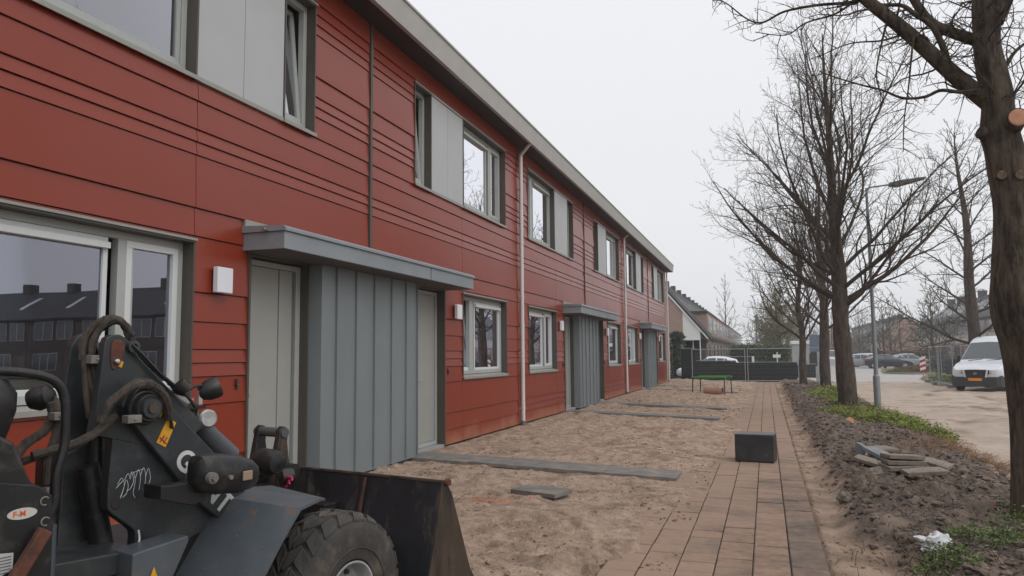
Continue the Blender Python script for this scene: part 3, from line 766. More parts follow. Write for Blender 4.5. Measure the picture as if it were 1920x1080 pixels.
# scratched tag drawn on the foot
b = MB(); rg = random.Random(3)
ST = [[(-.985, .985), (-.968, 1.01), (-.955, .985), (-.962, .95), (-.972, .925)], [(-.972, .925), (-.958, .965), (-.948, 1.0), (-.938, .975), (-.944, .945), (-.96, .93)], [(-.955, 1.0), (-.94, 1.025), (-.93, 1.0), (-.926, 1.03), (-.915, .99), (-.93, .96), (-.945, .955)],
      [(-.918, 1.03), (-.908, .99), (-.915, .94), (-.905, .92)], [(-.908, 1.0), (-.895, 1.035), (-.885, 1.0), (-.89, .95)], [(-.885, 1.01), (-.872, 1.04), (-.862, 1.0), (-.868, .94)], [(-.862, 1.0), (-.85, 1.035), (-.84, .99), (-.85, .955), (-.838, .945)], [(-.99, .972), (-.96, 1.0)], [(-.93, 1.02), (-.90, 1.03), (-.87, 1.035)]]
for s_ in ST: b.tube([Vector((.1295, y, z)) for y, z in [(q.x, q.y) for q in spline([(y, z, 0) for y, z in s_], 4)]], .0011, 4)
b.build('scratched_drawing', WTXT, lw)
arm = [(-.985, 1.35), (-.96, 1.385), (-.92, 1.395), (-.884, 1.375), (-.783, 1.300), (-.702, 1.215), (-.56, 1.075), (-.43, .955), (-.385, .90), (-.38, .84), (-.44, .78), (-.524, .770), (-.637, .864), (-.78, 1.03), (-.926, 1.202), (-.99, 1.267), (-1.0, 1.31)]
am = P3(arm, .131, .172, 'lifting_arm', LMET, bevel=.006)
for i, (r0, h0, h1, mm_) in enumerate([(.072, .172, .215, LBLK), (.058, .215, .245, LBLK), (.042, .245, .262, LMET), (.022, .262, .272, WORN)]):
    b = MB(); b.lathe([(0, h1), (r0 * .92, h1), (r0, h1 - .006), (r0, h0)], (0, -.925, 1.296), (1, 0, 0), 28); b.build('pivot_hub', mm_, am, smooth=True)
def sticker(poly, x, name, parent): P3(poly, x, x + .0015, name, YEL, parent, bevel=0)
sticker([(-.797, 1.245), (-.756, 1.222), (-.803, 1.120), (-.846, 1.145)], .172, 'warning_sticker', am)
sticker([(-.842, 1.285), (-.820, 1.268), (-.832, 1.248), (-.852, 1.266)], .172, 'small_sticker', am)
sticker([(-1.000, 1.50), (-.978, 1.488), (-.986, 1.465), (-1.006, 1.472)], .13, 'small_sticker', tp)
b = MB(); b.add([(.1745, -.792, 1.205), (.1745, -.766, 1.190), (.1745, -.770, 1.222)], [(0, 1, 2)])
for (y, z, s_) in ((-.818, 1.160, 1), (-.805, 1.150, 1)): b.tube([(.1745, y - .01, z - .012), (.1745, y + .008, z + .012)], .0025, 4)
b.build('warning_pictogram', BLACK, am)
b = MB(); b.tube([(.1745, -.832, 1.165), (.1745, -.80, 1.135)], .003, 4); b.tube([(.1745, -.83, 1.145), (.1745, -.81, 1.165)], .003, 4); b.build('warning_cross', mat('warning_red', (.5, .03, .01), .5), am)
# lettering along the arm
def text_mesh(txt, size, ext, name, m, parent, mw, bold=0.0):
    cu = bpy.data.curves.new(name + '_curve', 'FONT'); cu.body = txt; cu.size = size; cu.extrude = ext; cu.offset = bold; cu.align_x = 'LEFT'
    to = bpy.data.objects.new(name + '_tmp', cu); COL.objects.link(to)
    dg = bpy.context.evaluated_depsgraph_get(); me = bpy.data.meshes.new_from_object(to.evaluated_get(dg))
    bpy.data.objects.remove(to); me.materials.clear(); me.materials.append(m); me.name = name
    o = bpy.data.objects.new(name, me); COL.objects.link(o); o.parent = parent; o.matrix_local = mw; return o
d = Vector((0, .245, -.255)).normalized(); u = Vector((0, .255, .245)).normalized(); n = Vector((1, 0, 0))
mw = Matrix((d, u, n)).transposed().to_4x4(); mw.translation = Vector((.1735, -.765, 1.055))
text_mesh('GIANT', .125, .001, 'arm_lettering', WTXT, am, mw, .003)
# inner cylinder, cross pin, dark gear behind
b = MB(); b.cyl((.03, -.86, 1.42), (.03, -.56, 1.20), .045, 20); b.cyl((.03, -.60, 1.225), (.03, -.36, 1.02), .052, 20); b.build('tilt_cylinder', mat('cylinder_grey', (.06, .065, .075), .35, var=.2), ld, smooth=True)
b = MB(); b.cyl((0, -1.04, 1.06), (0, -.96, .70), .045, 18); b.cyl((-.05, -.98, 1.2), (.0, -.99, .72), .03, 14); b.build('lift_cylinder', LBLK, ld, smooth=True)
b = MB(); b.cyl((-.16, -.93, 1.29), (.13, -.93, 1.29), .05, 18); b.build('cross_pin', LBLK, ld, smooth=True)
b = MB(); b.cyl((-.16, -1.0, 1.54), (.13, -1.0, 1.54), .022, 12); b.build('cross_pin', LBLK, ld, smooth=True)
b = MB(); b.box(-.45, .06, -1.14, -.55, .30, .70); b.box(-.3, -.16, -1.1, -.9, .7, 1.12); b.build('front_chassis', LBLK, ld, bevel=.01)
# cross beam and step
b = MB(); b.prism([(-1.30, .70), (-1.29, .752), (-.93, .732), (-.93, .66), (-1.28, .645)], -.2, .24, 'x'); b.build('cross_beam', LMET, ld, bevel=.006)
b = MB(); b.prism([(-1.18, .55), (-1.18, .62), (-.9, .635), (-.9, .58)], -.1, .30, 'x'); b.build('lower_beam', LMET, ld, bevel=.006)
st = MB(); st.prism([(-1.035, .55), (-1.032, .742), (-.985, .748), (-.79, .765), (-.785, .745), (-.86, .60), (-.88, .55)], .19, .33, 'x'); st.build('step_bracket', LBLUE, ld, bevel=.006)
P3([(-.965, .625), (-.945, .675), (-.925, .625)], .335, .337, 'warning_sticker', YEL, bevel=0)
# fender: sloped sheet over the wheel
fb = MB()
fl = [(-.44, .50, .20), (-.60, .62, .20)]
Q = [((.12, -.70, .55), (.53, -.62, .50)), ((.12, -.56, .74), (.53, -.47, .70)), ((.12, -.47, .850), (.53, -.365, .822)), ((.12, -.36, .878), (.53, -.24, .846)), ((.12, -.18, .862), (.53, -.215, .842))]
vs = []
for l, r_ in Q: vs += [l, r_]
vs += [(x, y + .004, z - .012) for x, y, z in vs[:]]
nq = len(Q); fs = []
for i in range(nq - 1):
    a = 2 * i; fs += [(a, a + 1, a + 3, a + 2), (a + 2 * nq, a + 2 + 2 * nq, a + 3 + 2 * nq, a + 1 + 2 * nq), (a, a + 2, a + 2 + 2 * nq, a + 2 * nq), (a + 1, a + 1 + 2 * nq, a + 3 + 2 * nq, a + 3)]
fs += [(0, 2 * nq, 2 * nq + 1, 1), (2 * nq - 2, 2 * nq - 1, 4 * nq - 1, 4 * nq - 2)]
fb.add(vs, fs); fb.build('fender', LBLUE, ld)
b = MB(); rg = random.Random(8)
for i in range(9):
    t = rg.random() * 2.0; i0 = int(t); ft = t - i0; s_ = rg.uniform(.1, .92)
    A = Vector(Q[i0][0]).lerp(Vector(Q[i0][1]), s_); B = Vector(Q[i0 + 1][0]).lerp(Vector(Q[i0 + 1][1]), s_); p = A.lerp(B, ft)
    b.cyl(p - Vector((0, .003, -.003)), p + Vector((0, -.0035, .0035)), .0035 + .002 * rg.random(), 8)
b.build('fender_rivets', GREYM, ld)
# front wheels
def wheel(cx_out, sgn, name='wheel'):
    """outer face at x = cx_out, tyre extends inwards (sgn=-1 for right side)"""
    R0, W = .388, .30
    rt = bpy.data.objects.new(name, None); COL.objects.link(rt); rt.parent = ld; rt.location = (cx_out, 0, .345); rt.empty_display_size = .1
    t = MB(); s = sgn
    prof = [(.148, .04), (.165, .015), (.235, .0), (.30, .004), (.335, .018), (.358, .042), (.364, .075), (.366, .15), (.364, .225), (.358, .255), (.335, .28), (.30, .296), (.235, .30), (.165, .292), (.148, .27)]
    t.lathe([(r, s * h) for r, h in prof], (0, 0, 0), (1, 0, 0), 64)
    ty = t.build('tyre', RUBBER, rt, smooth=True)
    tr = MB(); N = 22
    for k in range(N):
        for row, (h0, h1, sh) in enumerate(((.020, .085, 0), (.095, .145, .5), (.155, .205, 0), (.215, .280, .5))):
            a0 = 2 * math.pi * (k + sh) / N; da = 2 * math.pi / N * .40
            edge_ = row in (0, 3); vs = []
            sk = .12 * (1 if row % 2 else -1)
            for (hh, aa, rr) in ((h0, a0 - da, 0), (h1, a0 - da + sk, 0), (h1, a0 + da * .7 + sk, 0), (h1 - .012, a0 + da + sk, 0), (h0, a0 + da, 0)):
                ro = R0 - (.030 if edge_ and ((row == 0 and hh == h0) or (row == 3 and hh > .27)) else 0)
                for r in (.34, ro - .004):
                    vs.append((s * hh, r * math.cos(aa), r * math.sin(aa)))
            m_ = len(vs) // 2
            tr.add(vs, [tuple(2 * i + 1 for i in range(m_)), ] + [(2 * i, 2 * ((i + 1) % m_), 2 * ((i + 1) % m_) + 1, 2 * i + 1) for i in range(m_)])
    tr.build('tread_blocks', RUBBER, rt, bevel=.004)
    rm = MB(); rm.lathe([(.150, s * .03), (.155, s * .016), (.146, s * .014), (.138, s * .03), (.132, s * .10), (.07, s * .115), (.065, s * .085), (.0, s * .08)], (0, 0, 0), (1, 0, 0), 48)
    rm.build('rim', RIMM, rt, smooth=True)
    nb = MB()
    for k in range(6):
        a = k * math.pi / 3; nb.cyl((s * .112, .095 * math.cos(a), .095 * math.sin(a)), (s * .09, .095 * math.cos(a), .095 * math.sin(a)), .012, 6)
    nb.build('wheel_nuts', WORN, rt)
    lt = MB()      # raised ring on the sidewall
    lt.lathe([(.215, s * .001), (.218, -s * .003), (.222, s * .0005)], (0, 0, 0), (1, 0, 0), 48); lt.lathe([(.30, s * .012), (.303, s * .006), (.306, s * .016)], (0, 0, 0), (1, 0, 0), 48)
    lt.build('sidewall_ribs', RUBBER, rt, smooth=True)
wheel(.52, -1); wheel(-.95, 1)
b = MB(); b.cyl((-.7, 0, .369), (.4, 0, .369), .07, 16); b.box(-.45, .1, -.2, .35, .3, .52); b.build('front_axle', LBLK, ld, smooth=False)
# bucket
BL, BR = -1.05, .56
sec_o = [(.665, .790), (.60, .52), (.545, .30), (.53, .14), (.58, .03), (.68, .0), (1.12, .0)]
sec_i = [(1.12, .012), (.69, .018), (.60, .045), (.552, .15), (.567, .30), (.62, .52), (.69, .785)]
b = MB(); b.prism(sec_o + sec_i, BL + .014, BR - .014, 'x'); bk = b.build('bucket', BUCK, ld, bevel=.002)
side_p = [(.66, .79), (.70, .785), (.755, .70), (.93, .25), (1.10, .03), (1.12, .0), (.68, .0), (.575, .03), (.525, .14), (.54, .30), (.6, .52)]
for x0 in (BL, BR - .014):
    b = MB(); b.prism(side_p, x0, x0 + .014, 'x'); b.build('side_plate', WORN, bk, bevel=.002)
b = MB(); b.prism([(.655, .785), (.66, .800), (.71, .792), (.705, .778)], BL - .004, BR + .004, 'x'); b.build('top_edge', WORN, bk, bevel=.003)
b = MB(); b.cyl((BL - .03, .69, .775), (BL + .0, .69, .775), .02, 10); b.cyl((BR, .69, .785), (BR + .025, .69, .785), .02, 10); b.build('corner_lug', RUST, bk)
for x in (-.02,):
    b = MB(); b.prism([(.60, .56), (.655, .775), (.640, .775), (.585, .56), (.53, .30), (.545, .30)], x, x + .014, 'x'); b.build('back_rib', RUST, bk)
for x in (.12,): 
    b = MB(); b.box(-.62, -.2, .50, .60, .28, .62); b.build('coupler_plate', LBLK, bk, bevel=.006)
# quick coupler lugs with pin
hl = [(.41, .70), (.425, .86), (.455, 1.0), (.462, 1.045), (.485, 1.072), (.515, 1.065), (.528, 1.03), (.522, .97), (.54, .86), (.57, .70)]
for x in (-.80, -.60):
    b = MB(); b.prism(hl, x, x + .045, 'x'); b.build('coupler_lug', WORN if x > -.7 else LBLK, ld, bevel=.008)
b = MB(); b.cyl((-.81, .494, 1.03), (-.545, .494, 1.03), .030, 18); b.build('coupler_pin', mat('pin_grey', (.09, .09, .10), .4, metal=.3, var=.3), ld, smooth=True)
b = MB(); b.cyl((-1.0, .50, .80), (-.46, .50, .80), .045, 16); b.build('coupler_tube', LBLK, ld, smooth=True)
b = MB(); b.lathe([(0, .1), (.06, .09), (.075, .04), (.075, -.05), (.05, -.09), (0, -.1)], (-.36, .2, .90), (1, 0, 0), 20); b.lathe([(0, .05), (.05, .045), (.055, -.03), (0, -.05)], (-.44, .40, .78), (.3, 1, 0), 16)
b.build('coupler_bracket', LBLK, ld, smooth=True)
b = MB()
for (x, z, a) in ((-.445, .76, .3), (-.41, .75, -.4), (-.385, .765, .1)):
    pts = [Vector((x + .028 * math.cos(t) * math.cos(a), .38 + .01 * math.sin(t * 2), z + .022 * math.sin(t) + .01 * a)) for t in [k * .52 for k in range(12)]]
    b.tube(pts, .008, 5)
b.build('ribbon', PINK, ld, smooth=True)
# large work light with bracket
b = MB(); prof = []
c0 = Vector((.33, -.63, .997)); rgx = []
cs = [(-.155, .030, .045), (-.13, .065, .075), (-.06, .080, .088), (.05, .078, .086), (.13, .062, .066), (.17, .035, .04)]
vs = []; NN = 16
for (s_, hy, hz) in cs:
    for k in range(NN):
        a = 2 * math.pi * k / NN; ca_, sa_ = math.cos(a), math.sin(a)
        x = c0.x + .075 * (abs(ca_) ** .6) * (1 if ca_ > 0 else -1) * (hy / .08); z = c0.z - .13 * s_ + hz * (abs(sa_) ** .6) * (1 if sa_ > 0 else -1)
        vs.append((x, c0.y + s_, z))
fs = [(i * NN + k, i * NN + (k + 1) % NN, (i + 1) * NN + (k + 1) % NN, (i + 1) * NN + k) for i in range(len(cs) - 1) for k in range(NN)]
fs += [tuple(range(NN))[::-1], tuple(range((len(cs) - 1) * NN, len(cs) * NN))]
b.add(vs, fs); wl_ = b.build('head_lamp', LBLK, ld, smooth=True)
b = MB(); b.box(.404, .412, -.585, -.535, .965, 1.005); b.build('reflector', mat('amber_grey', (.28, .2, .15), .3), wl_, bevel=.003)
b = MB(); b.cyl((.40, -.65, .99), (.418, -.65, .99), .010, 10); b.build('lamp_bolt', GREYM, wl_)
b = MB(); b.cyl((.40, -.745, 1.0), (.425, -.745, 1.0), .024, 14); b.cyl((.42, -.745, 1.0), (.44, -.745, 1.0), .014, 6); b.build('lamp_bolt', GREYM, wl_)
b = MB(); b.prism([(-.915, .93), (-.915, .985), (-.76, .97), (-.72, 1.0), (-.70, .9), (-.76, .88)], .20, .32, 'x'); b.build('lamp_bracket', LBLK, ld, bevel=.004)
# small work lamp and horn on a stalk
sl = MB(); sl.lathe([(0, -.055), (.03, -.05), (.048, -.015), (.052, .03), (.048, .042), (0, .042)], (.06, -.505, 1.352), (.35, .8, .35), 20); wk = sl.build('work_lamp', LBLK, ld, smooth=True)
b = MB(); b.box(.04, .06, -.565, -.545, 1.285, 1.35); b.build('lamp_clip', CHROME, wk)
b = MB(); b.box(.02, .10, -.66, -.555, 1.268, 1.283); b.cyl((.06, -.57, 1.28), (.06, -.6, 1.24), .012, 8); b.tube(spline([(.06, -.72, 1.355), (.06, -.66, 1.345), (.06, -.59, 1.37), (.06, -.55, 1.372)]), .007, 8); b.build('lamp_arm', LBLK, wk)
b = MB(); b.lathe([(0, .012), (.035, .014), (.043, .005), (.043, -.006), (.030, -.016), (.03, -.024), (.036, -.03), (.03, -.04), (0, -.045)], (.13, -.565, 1.222), (1, -.2, .1), 28); b.build('horn', mat('horn_zinc', (.35, .34, .33), .35, metal=.7, var=.3, vs=20), ld, smooth=True)
# hoses with textile wrap, all lumpy
def hose(pts, r, name='hydraulic_hose', m=HOSE, n=8, lump=.12):
    r *= .86; sp_ = spline(pts, 8); b = MB(); rg = random.Random(int(abs(pts[0][1] * 1000)))
    b.tube(sp_, [r * (1 + lump * rg.uniform(-1, 1)) for _ in sp_], n); return b.build(name, m, ld, smooth=True)
hose([(-.02, -1.066, 1.50), (-.02, -1.062, 1.58), (0, -1.03, 1.645), (.02, -.975, 1.675), (.04, -.93, 1.65), (.05, -.905, 1.58)], .020)
hose([(.02, -1.052, 1.50), (.02, -1.045, 1.58), (.03, -1.01, 1.65), (.04, -.965, 1.672), (.06, -.92, 1.63), (.06, -.90, 1.57)], .017)
hose([(-.01, -1.036, 1.52), (-.01, -1.03, 1.59), (.03, -.99, 1.65), (.05, -.94, 1.655), (.07, -.905, 1.60)], .014, m=LBLK)
hose([(.04, -1.082, 1.52), (.05, -1.075, 1.42), (.06, -1.058, 1.355), (.07, -1.058, 1.26)], .017)
hose([(.06, -1.066, 1.5), (.07, -1.052, 1.42), (.08, -1.035, 1.35), (.08, -1.035, 1.26)], .016)
hose([(.05, -1.10, 1.52), (.06, -1.095, 1.4), (.07, -1.08, 1.26)], .013)
hose([(.22, -1.118, 1.252), (.24, -1.095, 1.325), (.26, -1.046, 1.372), (.27, -.979, 1.398), (.26, -.908, 1.378), (.24, -.85, 1.322), (.20, -.81, 1.245)], .020)
hose([(.20, -1.10, 1.255), (.21, -1.075, 1.32), (.21, -1.03, 1.365), (.2, -.97, 1.40), (.2, -.90, 1.40), (.19, -.82, 1.34)], .017)
hose([(.16, -1.02, 1.27), (.17, -1.084, 1.222), (.17, -1.156, 1.185), (.16, -1.226, 1.165), (.15, -1.33, 1.145)], .020)
hose([(.14, -1.04, 1.25), (.14, -1.10, 1.205), (.14, -1.18, 1.172), (.13, -1.25, 1.15), (.1, -1.34, 1.12)], .017)
hose([(.12, -1.258, 1.34), (.12, -1.248, 1.29), (.12, -1.275, 1.23), (.12, -1.34, 1.186), (.12, -1.375, 1.13), (.12, -1.36, 1.06), (.1, -1.33, 1.0)], .022)
hose([(.1, -1.27, 1.36), (.12, -1.235, 1.33), (.14, -1.245, 1.22), (.14, -1.27, 1.12), (.14, -1.27, 1.03)], .017)
hose([(.15, -.955, 1.56), (.17, -.90, 1.50), (.17, -.84, 1.44), (.17, -.77, 1.385), (.17, -.70, 1.33), (.17, -.66, 1.28)], .009, 'lamp_cable', LBLK, 6, .05)
hose([(.15, -.94, 1.545), (.16, -.88, 1.475), (.16, -.81, 1.415), (.15, -.74, 1.36)], .012, 'lamp_cable', LBLK, 6, .3)
hose([(.19, -.98, 1.33), (.2, -.93, 1.39), (.2, -.86, 1.35), (.19, -.80, 1.26), (.18, -.78, 1.20)], .008, 'lamp_cable', LBLK, 6, .05)
b = MB(); b.lathe([(0, .03), (.03, .025), (.035, -.02), (0, -.03)], (.18, -.74, 1.375), (.3, 1, -.8), 12); b.build('cable_junction', LBLK, ld, smooth=True)
for (x, y, z, w, hh) in ((.08, -1.07, 1.50, .055, .035), (.10, -1.048, 1.262, .05, .03), (.24, -1.00, 1.258, .06, .032), (.16, -1.25, 1.285, .045, .03), (.15, -1.27, 1.0, .03, .04), (.09, -1.045, 1.555, .025, .03)):
    b = MB(); b.obox((x, y, z), .045, w, hh); b.cyl((x + .02, y, z), (x + .028, y, z), .007, 8); b.build('hose_clamp', GREYM, ld, bevel=.003)
# guard rail, console and lever of the rear frame
b = MB(); b.tube(spline([(.27, -1.75, 1.475), (.28, -1.50, 1.462), (.29, -1.40, 1.448), (.3, -1.335, 1.42), (.3, -1.300, 1.36), (.3, -1.292, 1.27), (.3, -1.295, 1.18), (.3, -1.318, 1.08), (.3, -1.322, .98), (.3, -1.345, .935), (.3, -1.39, .925), (.3, -1.42, .94)], 6), .0165, 12); b.build('guard_rail', LBLK, ld, smooth=True)
b = MB(); b.lathe([(0, -.045), (.035, -.04), (.05, -.01), (.045, .03), (.02, .05), (0, .052)], (.08, -1.275, 1.355), (.6, .5, .2), 20); b.build('control_knob', LBLK, ld, smooth=True)
b = MB(); b.lathe([(0, .05), (.05, .045), (.09, .0), (.10, -.06), (.09, -.16), (0, -.2)], (.24, -1.53, 1.40), (.1, .15, 1), 24); b.build('seat_corner', LBLK, ld, smooth=True)
b = MB(); b.prism([(-2.5, .35), (-2.5, 1.30), (-1.62, 1.30), (-1.50, 1.22), (-1.44, 1.08), (-1.385, 1.05), (-1.37, .96), (-1.37, .55), (-1.40, .35)], -.55, .385, 'x'); cns = b.build('rear_body', LBLK, ld, bevel=.012)
b = MB(); b.prism([(-1.56, 1.10), (-1.43, 1.072), (-1.38, 1.03), (-1.372, .95), (-1.372, .50), (-1.56, .50)], .386, .402, 'x'); pp = b.build('side_panel', LBLK, cns, bevel=.004)
b = MB(); b.prism([(-1.475 + .047 * math.cos(t), .985 + .0185 * math.sin(t)) for t in [k * 2 * math.pi / 28 for k in range(28)]], .402, .4035, 'x'); ov = b.build('oval_badge', mat('badge_white', (.5, .47, .43), .5), pp)
mw = Matrix(((0, 0, 1, .404), (1, 0, 0, -1.505), (0, 1, 0, .977), (0, 0, 0, 1)))
text_mesh('F-M', .026, .0006, 'badge_lettering', mat('badge_orange', (.55, .10, .03), .5), ov, mw, .0006)
b = MB()
for (y, z) in ((-1.405, 1.015), (-1.400, .945)):
    b.tube([(.404, y + .014 * math.cos(t), z + .014 * math.sin(t)) for t in [.6 + k * .5 for k in range(10)]], .0028, 6)
b.build('hose_rings', GREYM, pp)
b = MB(); b.obox((.43, -1.47, .83), .03, .045, .22, (R(-32), 0, 0)); b.build('rusty_lever', RUST, ld, bevel=.006)
b = MB(); b.add([(.4035, -1.56, .87), (.4035, -1.497, .862), (.4035, -1.497, .81), (.4035, -1.56, .78)], [(0, 1, 2, 3)]); lb_ = b.build('data_label', mat('label_white', (.42, .42, .42), .6), pp)
b = MB()
for k in range(6): b.box(.404, .4045, -1.555, -1.503, .80 + k * .010, .804 + k * .010)
b.build('label_lines', mat('label_ink', (.12, .12, .12), .6), lb_)
b = MB(); b.cyl((.26, -1.325, .90), (.26, -1.325, .70), .035, 16); b.build('oil_bottle', LBLUE, ld, smooth=True)
b = MB(); b.tube(spline([(.2, -.93, .80), (.2, -.925, .76), (.2, -.94, .72)]), .004, 6); b.build('cable_tie', WTXT, ld)
wheel_r = [o for o in ld.children if o.name.startswith('wheel')]
for (x, s_) in ((.52, 0), (-.95, 1)):
    c = copy_tree(wheel_r[s_], ld); c.location = (x, -2.15, .345)

# ------------------------------------------------------------------ trees
BARK = mat('tree_bark', (0.085, 0.064, 0.05), 0.9, var=0.4, vs=14, bump=1.0, bs=26, stretch=(1, 1, .28), col2=(0.035, 0.027, 0.022), c2s=9, c2lo=.48, c2hi=.62, bdist=.03, spec=.2)
BARKB = mat('big_trunk_bark', (0.088, 0.068, 0.050), 0.9, var=0.45, vs=18, bump=1.0, bs=34, stretch=(1, 1, .22), col2=(0.030, 0.022, 0.018), c2s=13, c2lo=.46, c2hi=.60, bdist=.02, spec=.2)
TWIG = mat('twig_bark', (0.075, 0.060, 0.045), 0.9, var=.3, vs=2, spec=.2)
TWIGG = mat('twig_green', (0.10, 0.095, 0.045), 0.9, var=.3, vs=1.2, spec=.2)
TWIGHAZE = mat('haze_paled_twigs', (0.13, 0.115, 0.10), 0.9, var=.25, vs=.5, spec=.1)  # greyed and paled twig colour: distance haze mixed into the base colour
CUTW = mat('cut_wood', (0.50, 0.25, 0.15), 0.8, var=.2, vs=12, col2=(.40, .19, .11), c2s=9)

def rot_about(v, ax, a): return Matrix.Rotation(a, 3, ax) @ v
def grow(mb, rg, p, d, L, r, lv, P):
    """one branch with its side branches; mb is a list: [limbs, twigs]"""
    seg = P['seg'][lv]; n = max(2, int(L / seg)); pts = [p.copy()]; rad = [r]; q = p.copy(); dd = d.copy()
    for i in range(n):
        w = P['wig'][lv]
        dd = (dd + Vector((rg.gauss(0, w), rg.gauss(0, w), rg.gauss(0, w) + P['up'][lv]))).normalized()
        q = q + dd * (L / n); pts.append(q.copy()); rad.append(max(P['rmin'], r * (1 - (i + 1) / n * P['tap'][lv])))
    sides = P['sides'][lv]
    mb[0 if lv < P['twl'] else 1].tube(pts, rad, sides, cap=sides > 4)
    if lv + 1 >= P['levels']: return
    k = max(1, int(P['dens'][lv] * L * rg.uniform(.8, 1.2))); ph = rg.random() * 6.28
    for j in range(k):
        t = P['t0'][lv] + (1 - P['t0'][lv]) * (j + rg.random() * .8) / k; t = min(.98, t)
        f = t * n; i = min(n - 1, int(f)); base = pts[i].lerp(pts[i + 1], f - i); ax = (pts[i + 1] - pts[i]).normalized()
        ph += 2.4 + rg.uniform(-.5, .5)
        side = rot_about(ax.orthogonal().normalized(), ax, ph)
        ang = P['ang'][lv] * rg.uniform(.7, 1.25)
        nd = (ax * math.cos(ang) + side * math.sin(ang)).normalized()
        ln = P['len'][lv] * L * (1 - .55 * t) * rg.uniform(.7, 1.25); rr = rad[i] * P['rr'][lv]
        if ln < .04: continue
        grow(mb, rg, base, nd, ln, max(P['rmin'], rr), lv + 1, P)

def path_limb(mb, pts, r0, r1, n=10): 
    sp_ = spline(pts, 6); mb.tube(sp_, [r0 + (r1 - r0) * i / (len(sp_) - 1) for i in range(len(sp_))], n); return sp_

def make_tree(name, label, group, base, trunk_pts, radii, limbs, P, seed, twig_mat=None, bark=None):
    """trunk_pts in local coords; limbs: (height fraction, azimuth, angle from vertical, length, radius)"""
    t = thing(name, label, 'tree', base, 0, group); rg = random.Random(seed)
    tr = MB(); sp_ = spline(trunk_pts, 5); m = len(sp_) - 1
    def rad(i): f = i / m * (len(radii) - 1); k = min(len(radii) - 2, int(f)); return radii[k] + (radii[k + 1] - radii[k]) * (f - k)
    rr = [rad(i) for i in range(m + 1)]
    tr.tube(sp_, [r * (1 + .05 * math.sin(i * 1.7)) for i, r in enumerate(rr)], 14)
    tr.build('trunk', bark or BARK, t, smooth=True, fixn=False)
    mb = [MB(), MB()]
    for (h, az, an, L, r) in limbs:
        f = h * m; i = min(m - 1, int(f)); p = sp_[i].lerp(sp_[i + 1], f - i)
        d = Vector((math.sin(an) * math.cos(az), math.sin(an) * math.sin(az), math.cos(an)))
        grow(mb, rg, p, d, L, r, 0, P)
    li = mb[0].build('limbs', bark or BARK, t, smooth=True, fixn=False)
    mb[1].build('crown', twig_mat or TWIG, t, fixn=False)
    return t

P1 = dict(levels=4, twl=2, seg=[.32, .22, .15, .10], wig=[.075, .13, .20, .28], up=[.040, .05, .045, .02], tap=[.8, .8, .75, .6], sides=[7, 5, 3, 3], dens=[2.9, 4.8, 7.5, 0], t0=[.12, .12, .1, 0],
          ang=[.62, .68, .8, .8], len=[.48, .48, .50, .4], rr=[.5, .55, .6, .6], rmin=.0035)
def limbset(rg, n, h0, h1, L0, L1, a0, a1, r0, r1, top=True):
    out = []; az = rg.random() * 6
    for i in range(n):
        t = i / max(1, n - 1); az += 2.4 + rg.uniform(-.3, .3)
        out.append((h0 + (h1 - h0) * t, az, a0 + (a1 - a0) * t + rg.uniform(-.1, .1), (L0 + (L1 - L0) * t) * rg.uniform(.85, 1.15), r0 + (r1 - r0) * t))
    return out
rg = random.Random(21)
# the full bare street tree in the middle
lim = [(.36, 2.95, 1.05, 3.6, .060), (.345, .15, .98, 4.3, .075), (.33, -.45, 1.02, 3.8, .055), (.40, 3.4, .95, 4.0, .06), (.43, 2.5, .9, 4.0, .055)] + limbset(rg, 17, .37, .66, 4.6, 4.9, 1.0, .28, .058, .045) + limbset(rg, 5, .7, .95, 2.6, 1.2, .6, .3, .03, .015)
make_tree('street_tree', 'large bare spreading street tree behind the lamp post, tallest on the soil verge', 'bare trees along the verge', (7.08, 21.2, -.16),
          [(.0, 0, -.1), (-.05, 0, 1.2), (-.10, 0, 2.4), (-.09, 0, 3.6), (-.14, .05, 5.2), (-.16, 0, 7.2), (-.2, .1, 9.2), (-.2, .1, 10.3)], [.27, .225, .205, .19, .13, .075, .04, .012], lim, P1, 4, TWIG)
P2 = dict(P1, dens=[2.3, 3.6, 4.2, 0], rmin=.0055)
rg = random.Random(5)
make_tree('street_tree', 'slender bare street tree second behind the large one, beside the path end', 'bare trees along the verge', (7.38, 33.2, -.18),
          [(.0, 0, -.1), (-.02, 0, 1.2), (.03, 0, 2.6), (.05, 0, 4), (-.05, 0, 6), (.05, 0, 8.0), (.0, 0, 9.3)], [.24, .2, .19, .15, .1, .05, .012], limbset(rg, 16, .33, .62, 3.7, 4.4, .95, .15, .055, .035)+ limbset(rg, 5, .7, .95, 2.2, 1.0, .6, .3, .03, .015), P2, 7)
rg = random.Random(9)
make_tree('street_tree', 'bare forked street tree farthest along the verge, its crown reaching left over the fence', 'bare trees along the verge', (6.78, 39.2, -.18),
          [(.0, 0, -.1), (.0, 0, 1.2), (.05, 0, 2.6), (-.1, 0, 4), (.1, 0, 6), (-.1, 0, 8.0), (-.1, 0, 9.2)], [.2, .17, .15, .12, .08, .04, .012], [(.30, 2.9, .85, 4.6, .07), (.28, .3, .7, 3.6, .06)] + limbset(rg, 16, .32, .6, 4.2, 4.5, .95, .15, .05, .03)+ limbset(rg, 5, .7, .95, 2.2, 1.0, .6, .3, .03, .015), P2, 12)
rg = random.Random(14)
P3_ = dict(P1, levels=4, dens=[2.8, 4.2, 4.5, 0], seg=[.5, .4, .35, .3], len=[.42, .45, .5, .4], rmin=.009, up=[.03, .04, .03, .0])
